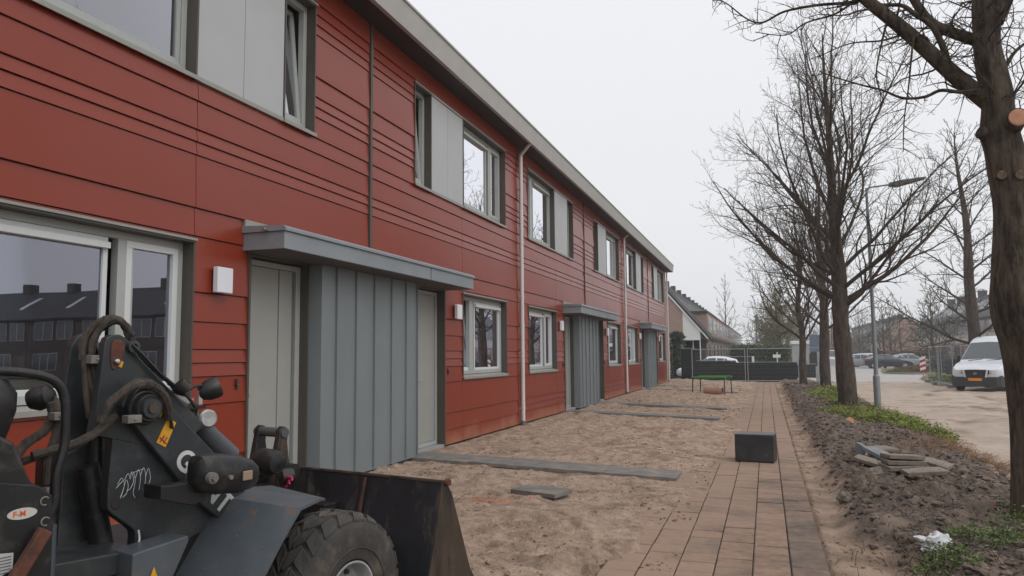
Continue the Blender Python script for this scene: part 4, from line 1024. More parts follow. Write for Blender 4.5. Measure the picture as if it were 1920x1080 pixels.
make_tree('tall_street_tree', 'tall bare tree with straight trunk rising behind the parked white van', None, (14.9, 42.5, -.2),
          [(.0, 0, -.1), (.05, 0, 2), (-.05, 0, 5), (.0, 0, 8), (-.25, 0, 11), (-.3, 0, 12.7)], [.34, .29, .24, .16, .07, .015], limbset(rg, 30, .20, .97, 4.6, 1.2, 1.25, .5, .075, .02), P3_, 15)

# the big old trunk at the right edge, with pruned stubs
t0 = thing('old_tree', 'big old tree trunk with a fresh orange cut, at the right edge of the picture', 'tree', (7.42, 7.9, -.16))
def rings(sp_, rr, seed, n=28, amp=.09):
    b = MB(); vs = []; rg = random.Random(seed)
    for i, p in enumerate(sp_):
        for k in range(n):
            a = 2 * math.pi * k / n
            q = mnoise.noise(Vector((math.cos(a) * 1.6, math.sin(a) * 1.6, p.z * 1.3 + seed))) * amp + mnoise.noise(Vector((math.cos(a) * 5, math.sin(a) * 5, p.z * 4 + seed))) * amp * .45
            r = rr[i] * (1 + q); vs.append((p.x + r * math.cos(a), p.y + r * math.sin(a), p.z))
    m = len(sp_)
    b.add(vs, [(i * n + k, i * n + (k + 1) % n, (i + 1) * n + (k + 1) % n, (i + 1) * n + k) for i in range(m - 1) for k in range(n)]); return b
ctrl = [((-.09, 0, -.15), .30), ((-.10, 0, .15), .215), ((-.09, 0, .504), .197), ((-.07, 0, .98), .190), ((-.08, 0, 1.456), .198), ((-.10, 0, 1.747), .205), ((-.135, 0, 1.95), .212), ((-.14, 0, 2.24), .196), ((-.115, 0, 2.73), .170), ((-.113, 0, 3.03), .158),
        ((-.13, 0, 3.33), .165), ((-.155, 0, 3.53), .158), ((-.185, 0, 3.69), .160), ((-.183, 0, 3.91), .140), ((-.185, 0, 4.06), .134), ((-.209, 0, 4.25), .128), ((-.235, 0, 4.53), .112), ((-.222, 0, 4.79), .118), ((-.20, 0, 5.0), .125), ((-.15, 0, 5.4), .09), ((-.1, 0, 6.3), .07), ((-.1, 0, 8.5), .02)]
S4 = spline([(c[0], c[1], c[2]) for c, r in ctrl], 6); RR = [v.x for v in spline([(r, 0, 0) for c, r in ctrl], 6)]
rings(S4, RR, 3).build('trunk', BARKB, t0, smooth=True, fixn=False)
def stub(c, d, L, r, cutr, mname='stub', cut=CUTW):
    b = MB(); c = Vector(c); d = Vector(d).normalized(); b.tube([c, c + d * L * .5, c + d * L], [r * 1.25, r * 1.08, r], 18)
    o = b.build(mname, BARKB, t0, smooth=True)
    b = MB(); b.lathe([(0, .006), (cutr * .9, .006), (cutr, .0)], c + d * L, d, 22); b.build('cut_face', cut, o)
OLDC = mat('old_cut', (.15, .10, .068), .9, var=.5, vs=25)
stub((-.11, -.05, 3.73), (.06, -1, .06), .21, .088, .078)
stub((-.27, -.03, 3.66), (-1, -.45, .35), .10, .060, .04, cut=BARKB)
stub((-.22, -.06, 3.26), (-.1, -1, -.1), .11, .045, .040, cut=OLDC)
stub((-.10, -.06, 3.25), (.1, -1, -.1), .12, .050, .042, cut=OLDC)
PT = dict(levels=4, twl=1, seg=[.09, .05, .035, .03], wig=[.30, .38, .42, .4], up=[.02, .02, .01, 0], tap=[.75, .7, .6, .5], sides=[5, 4, 3, 3], dens=[9, 14, 16, 0], t0=[.08, .1, .1, 0], ang=[.9, .95, .9, .9], len=[.42, .42, .4, .4], rr=[.55, .6, .7, .6], rmin=.0018)
mb = [MB(), MB()]; rg = random.Random(33)
def limb0(pts, r0, r1, k, L, twr=.012, tilt=None):
    sp_ = path_limb(mb[0], pts, r0, r1, 12); m = len(sp_) - 1
    for j in range(k):
        i = int((j + rg.random()) / k * m * .98) + 0; i = min(m - 1, i); ax = (sp_[i + 1] - sp_[i]).normalized()
        side = rot_about(ax.orthogonal().normalized(), ax, rg.random() * 6.28); ang = rg.uniform(.7, 1.3)
        grow(mb, rg, sp_[i], (ax * math.cos(ang) + side * math.sin(ang)).normalized(), L * rg.uniform(.5, 1.2), twr * rg.uniform(.7, 1.1), 0, PT)
# traced main limbs (local to the tree foot)
limb0([(-.20, 0, 3.93), (-.288, 0, 4.022), (-.474, 0, 4.227), (-.685, .0, 4.493), (-.901, 0, 4.765), (-1.08, -.02, 4.956), (-1.262, -.04, 5.15), (-1.446, -.05, 5.404), (-2.0, -.1, 6.1)], .088, .045, 22, .6)
limb0([(-.22, 0, 4.53), (-.29, 0, 4.577), (-.493, .03, 4.703), (-.667, .05, 4.836), (-.772, .05, 5.014), (-.876, .05, 5.249), (-1.1, .1, 5.8)], .062, .03, 16, .5)
limb0([(-.585, 0, 4.40), (-.60, -.02, 4.55), (-.692, -.03, 4.787), (-.824, -.03, 4.915), (-.935, -.02, 5.03), (-1.169, 0, 5.091), (-1.5, 0, 5.25)], .034, .012, 16, .5, .009)
limb0([(-.27, -.05, 4.06), (-.33, -.06, 4.094), (-.482, -.08, 4.082), (-.66, -.1, 4.115), (-.799, -.1, 4.069), (-.983, -.1, 4.08), (-1.165, -.1, 4.183), (-1.352, -.1, 4.26), (-1.591, -.1, 4.373), (-1.711, -.1, 4.444)], .022, .005, 20, .34, .006)
limb0([(-1.165, 0, 5.162), (-1.408, 0, 5.147), (-1.705, 0, 5.168), (-2.011, 0, 5.15), (-2.222, 0, 5.069), (-2.378, 0, 5.134), (-2.585, 0, 5.342), (-2.719, 0, 5.394)], .018, .004, 20, .34, .006)
limb0([(-1.3, 0, 5.2), (-1.5, .1, 5.10), (-1.8, .12, 5.05), (-2.0, .12, 4.95), (-2.3, .1, 5.02)], .012, .004, 12, .32, .006)
limb0([(-.70, 0, 4.56), (-.745, -.05, 4.661), (-.85, -.08, 4.677), (-.895, -.1, 4.442), (-.931, -.1, 4.18), (-.984, -.1, 3.868), (-1.009, -.1, 3.555)], .014, .004, 22, .30, .006)
limb0([(-1.06, 0, 4.93), (-1.143, -.1, 4.639), (-1.206, -.12, 4.323), (-1.148, -.1, 4.047)], .012, .004, 14, .28, .006)
limb0([(-.9, .0, 4.76), (-1.1, .1, 4.75), (-1.4, .15, 4.78), (-1.7, .2, 4.70)], .012, .004, 12, .3, .006)
limb0([(-.15, 0, 4.75), (-.02, .05, 5.0), (.12, .1, 5.4), (.4, .2, 6.4)], .07, .02, 12, .6)
limb0([(-.12, .0, 4.25), (.0, .0, 4.45), (.25, .05, 4.6), (.7, .1, 4.75)], .02, .005, 14, .5, .008)
limb0([(-.10, .0, 3.95), (.05, -.05, 4.15), (.2, -.1, 4.25), (.5, -.1, 4.3)], .012, .004, 10, .35, .006)
limb0([(-.2, 0, 5.0), (-.5, .3, 5.6), (-1.2, .6, 6.3), (-2, .9, 7.1)], .07, .02, 14, .8)
limb0([(-.12, 0, 5.4), (.3, -.5, 6.1), (.9, -.9, 6.8)], .045, .012, 10, .7)
for k in range(34):     # small twigs straight from the trunk
    z = rg.uniform(3.7, 5.4); a = rg.uniform(0, 6.28); i = min(range(len(S4)), key=lambda q: abs(S4[q].z - z)); c = S4[i]
    d = Vector((math.cos(a), math.sin(a), rg.uniform(.1, .8))).normalized()
    grow(mb, rg, Vector((c.x + d.x * RR[i] * .8, c.y + d.y * RR[i] * .8, z)), d, rg.uniform(.3, .8), .008, 0, PT)
mb[0].build('limbs', BARKB, t0, smooth=True, fixn=False); mb[1].build('crown', TWIG, t0, fixn=False)

# ------------------------------------------------------------------ things on the verge and the sand
def leaf_patch(name, label, pts, n, hmin, hmax, m, seed, leaf=.03, zf=berm_h):
    rg = random.Random(seed); b = MB()
    for i in range(n):
        cx, cy, rx, ry = rg.choice(pts); a = rg.random() * 6.28; q = math.sqrt(rg.random())
        x, y = cx + rx * q * math.cos(a), cy + ry * q * math.sin(a)
        gs = 2.6 if leaf < .05 else 1.2
        gap = mnoise.noise(Vector((x * gs, y * gs, seed)))
        if gap < -.12 + .5 * q * q - .1: continue
        h = rg.uniform(hmin, hmax) * (1.1 - .6 * q) * (.55 + 1.4 * max(0, gap + .2)); z0 = zf(x, y) - .01
        lean = Vector((rg.gauss(0, .35), rg.gauss(0, .35), 1)).normalized(); tip = Vector((x, y, z0)) + lean * h
        nb = rg.randint(3, 6)
        if rg.random() < .72:      # a grassy blade among the leaves
            sd = Vector((-lean.y, lean.x, 0)).normalized() * leaf * .16 if lean.xy.length > 1e-4 else Vector((leaf * .16, 0, 0))
            b0_ = Vector((x, y, z0)); mid = b0_.lerp(tip, .55) + Vector((0, 0, h * .12)); b.add([b0_ - sd, b0_ + sd, mid + sd * .8, tip + Vector((lean.x * h * .5, lean.y * h * .5, 0)), mid - sd * .8], [(0, 1, 2, 4), (4, 2, 3)])
            nb = 1
        for k in range(nb):
            c = Vector((x, y, z0)).lerp(tip, (k + 1) / nb); u = Vector((rg.gauss(0, 1), rg.gauss(0, 1), rg.gauss(0, .5))).normalized(); v = u.cross(Vector((rg.gauss(0, 1), rg.gauss(0, 1), rg.gauss(0, 1)))).normalized()
            s = leaf * rg.uniform(.6, 1.3); b.add([c, c + u * s + v * s * .35, c + u * s * 1.9, c + u * s - v * s * .35], [(0, 1, 2, 3)])
    return tag(b.build(name, m, fixn=False), label, 'ground cover', kind='stuff')
LEAF = mat('ground_leaves', (0.20, 0.235, 0.035), 0.6, var=.5, vs=5, col2=(.045, .055, .018), c2s=4, c2lo=.5, c2hi=.65)
LEAF2 = mat('ground_leaves_dark', (0.10, 0.15, 0.035), 0.6, var=.5, vs=8)
DRY = mat('dry_stems', (0.22, 0.13, 0.075), 0.8, var=.5, vs=6)
leaf_patch('ground_cover', 'bright green ground cover at the foot of the large bare tree and lamp post', [(7.25, 20.2, 1.0, .6), (7.6, 18.9, .9, 1.0), (7.95, 17.2, .55, 1.4), (7.4, 18.3, .8, .8), (8.1, 15.9, .3, .8)], 14000, .06, .26, LEAF, 3, .028)
leaf_patch('ground_cover', 'green ground cover between the two farther bare street trees', [(7.1, 27.5, .9, 2.2), (7.5, 31.5, .7, 1.8), (7.2, 24, .5, 1.0)], 6500, .08, .25, LEAF, 4, .04)
leaf_patch('ground_cover', 'leafy green patch around the foot of the big old trunk', [(7.15, 7.6, .32, .45), (7.3, 8.3, .35, .4), (6.75, 7.0, .35, .28), (6.35, 6.25, .28, .22), (7.0, 6.9, .3, .3)], 2000, .03, .13, LEAF2, 5, .019)
def dry_stems(pts, n, seed, hm=.25):
    rg = random.Random(seed); b = MB()
    for i in range(n):
        cx, cy, rx, ry = rg.choice(pts); x, y = cx + rg.gauss(0, rx * .5), cy + rg.gauss(0, ry * .5); z = berm_h(x, y)
        d = Vector((rg.gauss(0, 1), rg.gauss(0, 1), rg.uniform(.05, 1))).normalized(); L = rg.uniform(.06, hm)
        p = Vector((x, y, z)); b.tube([p, p + d * L * .5 + Vector((0, 0, .01)), p + d * L + Vector((rg.gauss(0, .02), rg.gauss(0, .02), -.01))], [.003, .0025, .0012], 3)
    return b
tag(dry_stems([(7.9, 14.2, .5, 1.3), (7.5, 13.2, .6, .9), (8.1, 12.4, .4, .9)], 1500, 6).build('dry_stems', DRY, fixn=False), 'tangle of dry orange brown stems between the soil heap and the street', 'dry stems', kind='stuff')
tag(dry_stems([(6.6, 9, .9, 2.4), (7.2, 20, 1, 3), (6.4, 6.6, .6, .5), (6.9, 28, .8, 4)], 900, 7, .2).build('dead_twigs', TWIG, fixn=False), 'thin dead twigs and roots sticking out of the dark soil', 'twigs', kind='stuff')

# broken slabs on the heap
SLAB = mat('old_slab', (0.20, 0.165, 0.135), 0.9, var=.3, vs=9, bump=.5, bs=50, col2=(.12, .095, .078), c2s=5)
SLABG = mat('grey_slab', (0.17, 0.18, 0.19), 0.85, var=.25, vs=9, bump=.4, bs=50)
def slab(c, sx, sy, sz, rot, label, m, seed):
    rg = random.Random(seed); b = MB(); n = 9; pl = []
    base = [(-1, -1), (-.3, -1.0), (.4, -.97), (1, -1), (1, -.1), (.97, 1), (.2, 1), (-.6, .98), (-1, .9)]
    for x, y in base: pl.append((x * sx / 2 + rg.uniform(-.012, .012), y * sy / 2 + rg.uniform(-.012, .012)))
    b.prism(pl, -sz / 2, sz / 2, 'z'); o = b.build('broken_slab', m, bevel=.006)
    o.location = c; o.rotation_euler = rot; tag(o, label, 'slab', 'old slabs lying on the soil heap')
def onh(x, y, dz): return (x, y, berm_h(x, y) + dz)
H0 = berm_h(6.55, 10.1)
slab((6.60, 10.02, H0 + .035), .46, .3, .05, (.06, -.03, .35), 'bottom brown slab of the little stack on the soil heap', SLAB, 1)
slab((6.585, 10.05, H0 + .088), .44, .3, .048, (.03, .02, .22), 'middle brown slab of the little stack on the soil heap', SLAB, 2)
slab((6.60, 10.07, H0 + .140), .42, .29, .045, (-.04, .05, .30), 'topmost brown slab of the little stack on the soil heap', SLAB, 3)
slab(onh(6.42, 10.75, .10), .33, .3, .045, (.35, .1, .9), 'bluish grey slab leaning just behind the brown stack', SLABG, 4)
slab(onh(6.24, 11.05, .10), .05, .28, .24, (.1, .15, .2), 'grey slab standing on its edge at the left end of the slab heap', SLABG, 5)
slab(onh(6.28, 10.45, .045), .34, .24, .045, (.05, .25, -.4), 'tilted sandy slab left of the brown stack', SLAB, 6)
slab(onh(6.36, 9.95, .03), .26, .22, .045, (.2, -.2, .1), 'small slab lying low at the left foot of the stack', SLAB, 7)
slab(onh(6.75, 9.62, .04), .44, .2, .05, (.1, -.05, .28), 'long slab half buried in front of the stack', SLAB, 8)
slab(onh(6.98, 10.2, .05), .32, .25, .045, (.05, .2, -.6), 'tilted slab on the right foot of the stack', SLAB, 9)
slab(onh(6.92, 11.1, .06), .42, .3, .045, (.25, .05, .1), 'brown slab lying flat behind the stack on the right', SLAB, 10)
slab(onh(6.52, 11.2, .11), .34, .3, .04, (.05, .0, .4), 'pale slab lying across the grey ones at the back of the heap', SLAB, 11)
# crumpled white bag, orange block, boulder
def blob(name, label, cat, c, sx, sy, sz, m, seed, rough=.35, n=3):
    import bmesh
    bm = bmesh.new(); bmesh.ops.create_icosphere(bm, subdivisions=n, radius=1)
    for v in bm.verts:
        p = v.co.copy(); k = 1 + rough * mnoise.noise(p * 1.7 + Vector((seed, 0, 0))) + rough * .7 * abs(mnoise.noise(p * 4.5 + Vector((seed, 3, 0))))
        v.co = Vector((p.x * sx * k, p.y * sy * k, p.z * sz * k))
    me = bpy.data.meshes.new(name); bm.to_mesh(me); bm.free(); me.materials.append(m)
    o = bpy.data.objects.new(name, me); COL.objects.link(o); o.location = c; return tag(o, label, cat)
blob('plastic_bag', 'crumpled white plastic bag at the bottom right beside the big trunk', 'bag', onh(6.27, 6.62, .035), .10, .08, .062, mat('white_plastic', (.55, .56, .57), .4), 3, .9, 4)
blob('stone', 'round grey brown stone lying at the edge of the soil heap beside the footpath', 'stone', onh(5.86, 9.05, .04), .075, .07, .06, mat('grey_stone', (.16, .14, .12), .9, var=.3, vs=9, bump=.6, bs=30), 5, .5)
cb_ = MB(); cb_.prism([(math.cos(k * .7854 + .2) * .085, math.sin(k * .7854 + .2) * .085) for k in range(8)], 0, .115, 'z')
o = cb_.build('cut_branch', CUTW, bevel=.008); o.location = onh(6.70, 17.5, .05); o.rotation_euler = (1.3, .2, .3); tag(o, 'short orange cut piece of branch lying in front of the green ground cover', 'log')
# black concrete block on the footpath
bx = thing('concrete_block', 'dark grey box shaped concrete block with paler top standing on the brown footpath', 'block', (4.90, 12.28, -.147), R(-7))
b = MB(); b.box(-.285, .285, -.20, .20, 0, .40); b.build('block_body', mat('block_dark', (.022, .022, .023), .6, var=.35, vs=5, col2=(.045, .042, .04), c2s=4), bx, bevel=.012)
b = MB(); b.box(-.287, .287, -.202, .202, .40, .418); b.build('block_top', mat('block_top', (.085, .088, .09), .55, var=.25, vs=6), bx, bevel=.006)  # top slab of the block, in a paler tone than its sides
b = MB(); b.cyl((.17, -.203, .11), (.17, -.198, .11), .022, 16); b.build('front_lock', mat('lock_grey', (.06, .06, .06), .5), bx)
# loose slab and orange cable on the sand
o = MB(); o.prism([(-.33, -.17), (.33, -.16), (.33, .16), (-.33, .17)], -.025, .025, 'z'); o = o.build('loose_slab', PAVER, bevel=.004); o.location = (2.58, 8.45, -.065); o.rotation_euler = (.05, -.02, -.42); tag(o, 'single grey slab lying loose on the sand in front of the zinc cupboard', 'slab')
b = MB(); pts = [(x, y, sand_h(x, y) + .002 - .006 * (i % 2)) for i, (x, y) in enumerate(((2.56, 8.12), (2.45, 8.0), (2.3, 7.9), (2.15, 7.84), (2.0, 7.8), (1.85, 7.8)))]
b.tube(spline(pts, 5), .009, 6); tag(b.build('orange_cable', mat('orange_pvc', (.55, .10, .02), .6), smooth=True), 'orange cable end coming out of the sand beside the loose slab', 'cable')
# green trestle bench with roll beneath
bn = thing('trestle_bench', 'pair of bright green planks on thin black legs, standing on the sand', 'bench', (2.98, 31.6, -.13), R(-8))
GREENP = mat('green_paint', (.045, .20, .02), .5, var=.2, vs=5)
for y in (-.62, .62):
    b = MB(); b.box(-.68, .68, y - .10, y + .10, .65, .72); b.build('plank', GREENP, bn, bevel=.005)
for x in (-.62, .62):
    for y in (-.68, .68):
        b = MB(); b.tube([(x, y, .66), (x * 1.03, y * 1.05, -.02)], .022, 8); b.build('leg', BLACK, bn)
b = MB(); b.tube([(-.62, -.62, .6), (-.62, .62, .6)], .015, 6); b.tube([(.62, -.62, .6), (.62, .62, .6)], .015, 6); b.build('stretcher', BLACK, bn)
pr = MB(); pr.tube([(2.72, 31.1, .02), (3.42, 30.9, .0)], .16, 24, cap=False); pr.tube([(2.72, 31.1, .02), (3.42, 30.9, .0)], .135, 24, cap=False); 
tag(pr.build('drain_pipe', mat('terracotta_pvc', (.36, .20, .13), .5, var=.15), smooth=True), 'short terracotta coloured drain pipe lying under the green bench', 'pipe')

# ------------------------------------------------------------------ background: fences, walls, vehicles, houses, far trees
GALV = mat('galvanised_tube', (.34, .36, .37), .5, metal=.3, var=.1)
PLANK = mat('black_fence_board', (.016, .018, .019), .75, var=.2, vs=2, spec=.3)
CAPM = mat('fence_cap_grey', (.28, .28, .28), .7)
def black_fence(x0, x1, y, h, label, cap=True, z0=-.2):
    t = thing('garden_fence', label, 'fence', (x0, y, z0)); w = x1 - x0; n = max(1, round(w / 1.9))
    b = MB(); k = 0; z = 0
    while z < h - .02:
        zt = min(z + .145, h); b.box(0, w, -.012 - .004 * (k % 2), .012, z, zt - .002); z = zt; k += 1
    b.build('board_panel', PLANK, t)
    for i in range(n + 1):
        b = MB(); xx = w * i / n; b.box(xx - .04, xx + .04, .014, .08, -.1, h + .01); b.build('post', PLANK, t)
    if cap: b = MB(); b.box(-.02, w + .02, -.04, .085, h + .012, h + .045); b.build('cap_rail', CAPM, t)
black_fence(.25, 1.05, 46.4, 2.0, 'tallest black board fence right against the end of the red terrace')
black_fence(1.12, 3.35, 46.5, 1.25, 'middle height black board fence in front of the white car roof')
black_fence(3.4, 6.75, 46.6, 1.14, 'lowest and longest black board fence closing off the end of the footpath')
black_fence(2.4, 4.2, 52.5, 1.45, 'short black board screen with white end post behind the low fence')
black_fence(4.3, 8.3, 55.0, .9, 'far low black board fence topped with a pale rail, behind the footpath end')
b = MB(); b.box(4.2, 4.35, 52.4, 52.55, -.2, 1.3); tag(b.build('white_post', WHITEP), 'white square post at the end of the short black screen', 'post')
b = MB(); b.box(5.75, 5.81, 51.0, 51.05, -.2, 1.55); b.box(5.52, 5.98, 50.97, 50.995, 1.2, 1.40); tag(b.build('small_sign', mat('sign_white', (.75, .76, .78), .5)), 'small blank white board on a post above the low black fence', 'sign')

def heras(p0, p1, label, h=1.95, z0=-.18, fine=True, group='mesh site fence panels'):
    p0 = Vector(p0); p1 = Vector(p1); w = (p1 - p0).length; a = math.atan2(p1.y - p0.y, p1.x - p0.x)
    t = thing('mesh_fence', label, 'fence', (p0.x, p0.y, z0), a, group)
    f = MB(); r = .021
    f.tube([(0, 0, -.02), (0, 0, h)], r, 8); f.tube([(w, 0, -.02), (w, 0, h)], r, 8); f.tube([(0, 0, h - .02), (w, 0, h - .02)], r * .9, 8); f.tube([(0, 0, .12), (w, 0, .12)], r * .9, 8)
    f.build('frame', GALV, t, smooth=True)
    m = MB(); n = int(w / .1)
    for i in range(1, n): m.tube([(w * i / n, 0, .12), (w * i / n, 0, h - .02)], .0013, 3, cap=False)
    for k in range(1, 8): m.tube([(0, .005, .12 + (h - .14) * k / 8), (w, .005, .12 + (h - .14) * k / 8)], .0013, 3, cap=False)
    m.build('wire_mesh', GALV, t, fixn=False)
    for x in (0, w):
        b = MB(); b.prism([(-.30, 0), (-.24, .13), (.24, .13), (.30, 0)], x - .11, x + .11, 'x'); b.build('foot_block', mat('foot_concrete', (.16, .15, .14), .9), t, bevel=.02)
    return t
heras((1.0, 44.9), (3.95, 44.8), 'left of the two mesh fence panels across the end of the gardens')
heras((4.1, 44.8), (6.8, 44.9), 'right hand mesh fence panel across the end of the footpath')
heras((6.95, 44.6), (9.0, 41.2), 'mesh fence panel beside the farthest verge tree, running towards the street')
heras((13.35, 43.1), (13.3, 39.6), 'nearest galvanised mesh panel standing at an angle beside the white van')
heras((13.55, 43.3), (15.9, 41.4), 'galvanised mesh panel leaning behind the front of the white van')
heras((13.45, 43.3), (13.62, 46.5), 'third mesh panel of the stack beside the white van')

# lamp post
lp_ = thing('street_lamp', 'tall grey steel street lamp with flat head beside the large bare tree', 'street lamp', (7.84, 21.9, -.19))
STEEL = mat('lamp_steel', (.22, .24, .25), .55, metal=.2, var=.1)
b = MB(); b.tube([(0, 0, -.05), (0, 0, 1.05)], .085, 16); b.tube([(0, 0, 1.05), (0, 0, 1.10)], [.085, .058], 16); b.tube([(0, 0, 1.10), (-.0, 0, 6.1)], [.058, .032], 16); b.build('pole', STEEL, lp_, smooth=True)
b = MB(); b.tube([(-.0, 0, 6.08), (.12, 0, 6.12), (.7, -.02, 6.16)], .022, 8); b.build('arm', STEEL, lp_, smooth=True)
b = MB(); b.prism([(.55, 6.12), (.75, 6.08), (1.42, 6.24), (1.44, 6.28), (.85, 6.24), (.56, 6.19)], -.13, .13, 'y'); b.build('lamp_head', mat('lamp_head_dark', (.12, .12, .115), .5), lp_, bevel=.015)

# ---- road vehicles from stations
def vehicle(name, label, cat, loc, rotz, st, paint, glass_rows, wheels, wr, group=None, lights=(), extra=None, fine=1):
    """st: (y, half width, z bottom, belt z, roof z, roof half width) from front (y=0) to back"""
    t = thing(name, label, cat, loc, rotz, group)
    def S(y):
        y = min(max(y, st[0][0]), st[-1][0])
        for a, b in zip(st, st[1:]):
            if a[0] <= y <= b[0] + 1e-9:
                k = (y - a[0]) / (b[0] - a[0]); return [a[i] + (b[i] - a[i]) * k for i in range(6)]
    def P(y, v, o=0.0):
        _, w, zb, zl, zr, rw = S(y)
        sec = [(0, zb), (w * .86, zb), (w * .97, zb + .10), (w, zb + (zl - zb) * .55), (w * .975, zl), (rw + (w - rw) * .0, zr - (zr - zl) * .12), (rw * .86, zr - .015), (0, zr + .02)]
        n = len(sec) - 1; f = v * n; i = min(n - 1, int(f)); k = f - i
        x = sec[i][0] + (sec[i + 1][0] - sec[i][0]) * k; z = sec[i][1] + (sec[i + 1][1] - sec[i][1]) * k
        return (x, z)
    def V3(y, v, s, o=0):
        x, z = P(y, v)
        p = Vector((x, y, z))
        if o:
            v0, v1 = max(0, v - .015), min(1, v + .015); a0, a1 = P(y, v0), P(y, v1); c0, c1 = P(y - .04, v), P(y + .04, v)
            du = Vector((a1[0] - a0[0], 0, a1[1] - a0[1])); dy = Vector((c1[0] - c0[0], .08, c1[1] - c0[1]))
            n_ = du.cross(dy)
            if n_.length > 1e-9:
                n_.normalize()
                if n_.x < -1e-3 or (abs(n_.x) <= 1e-3 and n_.z < 0): n_ = -n_
                p = p + n_ * o
        return (s * p.x, p.y, p.z)
    ysn = sorted({round(a[0], 4) for a in st} | {round(st[0][0] + (st[-1][0] - st[0][0]) * i / 24, 4) for i in range(25)})
    vv = [i / 14 for i in range(15)]
    b = MB()
    for s in (1, -1):
        base = len(b.v)
        for y in ysn:
            for v in vv: b.v.append(V3(y, v, s))
        nv = len(vv)
        for i in range(len(ysn) - 1):
            for j in range(nv - 1):
                a = base + i * nv + j; b.f.append((a, a + 1, a + nv + 1, a + nv))
        for i in (0, len(ysn) - 1): b.f.append(tuple(base + i * nv + j for j in range(nv)))
    b.build('body', paint, t, smooth=True)
    gl = MATS.get('car_glass') or mat('car_glass', (.03, .04, .045), .05, spec=1.0)
    for (y0, y1, v0, v1, nm) in glass_rows:
        b = MB()
        for s in (1, -1):
            if nm == 'windscreen' or nm == 'rear_window': 
                nn = 4
                for i in range(nn):
                    for j in range(5):
                        ya, yb = y0 + (y1 - y0) * i / nn, y0 + (y1 - y0) * (i + 1) / nn; va, vb = v0 + (v1 - v0) * j / 5, v0 + (v1 - v0) * (j + 1) / 5
                        b.add([V3(ya, va, s, .012), V3(ya, vb, s, .012), V3(yb, vb, s, .012), V3(yb, va, s, .012)], [(0, 1, 2, 3)])
            else:
                b.add([V3(y0[0], v0, s, .008), V3(y0[1], v1, s, .008), V3(y1[1], v1, s, .008), V3(y1[0], v0, s, .008)], [(0, 1, 2, 3)])
        b.build(nm, gl, t)
    wmax = max(a[1] for a in st)
    for y in wheels:
        for s in (1, -1):
            r_ = bpy.data.objects.new('wheel', None); COL.objects.link(r_); r_.parent = t; r_.location = (s * (wmax + .012), y, wr); r_.empty_display_size = .1
            b = MB(); b.lathe([(wr * .62, -s * .005), (wr * .9, 0), (wr, -s * .03), (wr, -s * .18), (wr * .6, -s * .2)], (0, 0, 0), (1, 0, 0), 24); b.build('tyre', RUBBER, r_, smooth=True)
            b = MB(); b.lathe([(wr * .63, -s * .01), (wr * .58, -s * .03), (wr * .2, -s * .02), (0, -s * .015)], (0, 0, 0), (1, 0, 0), 10); b.build('rim', mat('car_rim', (.4, .4, .42), .35, metal=.6), r_)
            b = MB(); b.lathe([(0, -s * .03), (wr * 1.12, -s * .03), (wr * 1.12, -s * .008), (wr * 1.02, -s * .006)], (0, 0, 0), (1, 0, 0), 24); b.build('wheel_arch', BLACK, r_)
    if extra: extra(t, V3)
    return t
def pmat(n, c, r=.25): return mat(n, c, r, coat=.6)
WHITEC = pmat('white_car_paint', (.62, .64, .68), .35)
van_st = [(0, .80, .38, .80, .92, .76), (.10, .94, .30, .92, 1.02, .86), (.45, 1.00, .26, 1.04, 1.16, .90), (1.05, 1.01, .26, 1.16, 1.28, .92), (1.12, 1.01, .26, 1.18, 1.34, .92), (1.90, 1.01, .26, 1.20, 2.10, .80), (2.15, 1.01, .28, 1.20, 2.27, .80), (2.7, 1.01, .3, 1.2, 2.36, .82), (5.4, 1.01, .3, 1.2, 2.36, .84), (5.55, .98, .36, 1.2, 2.30, .82)]
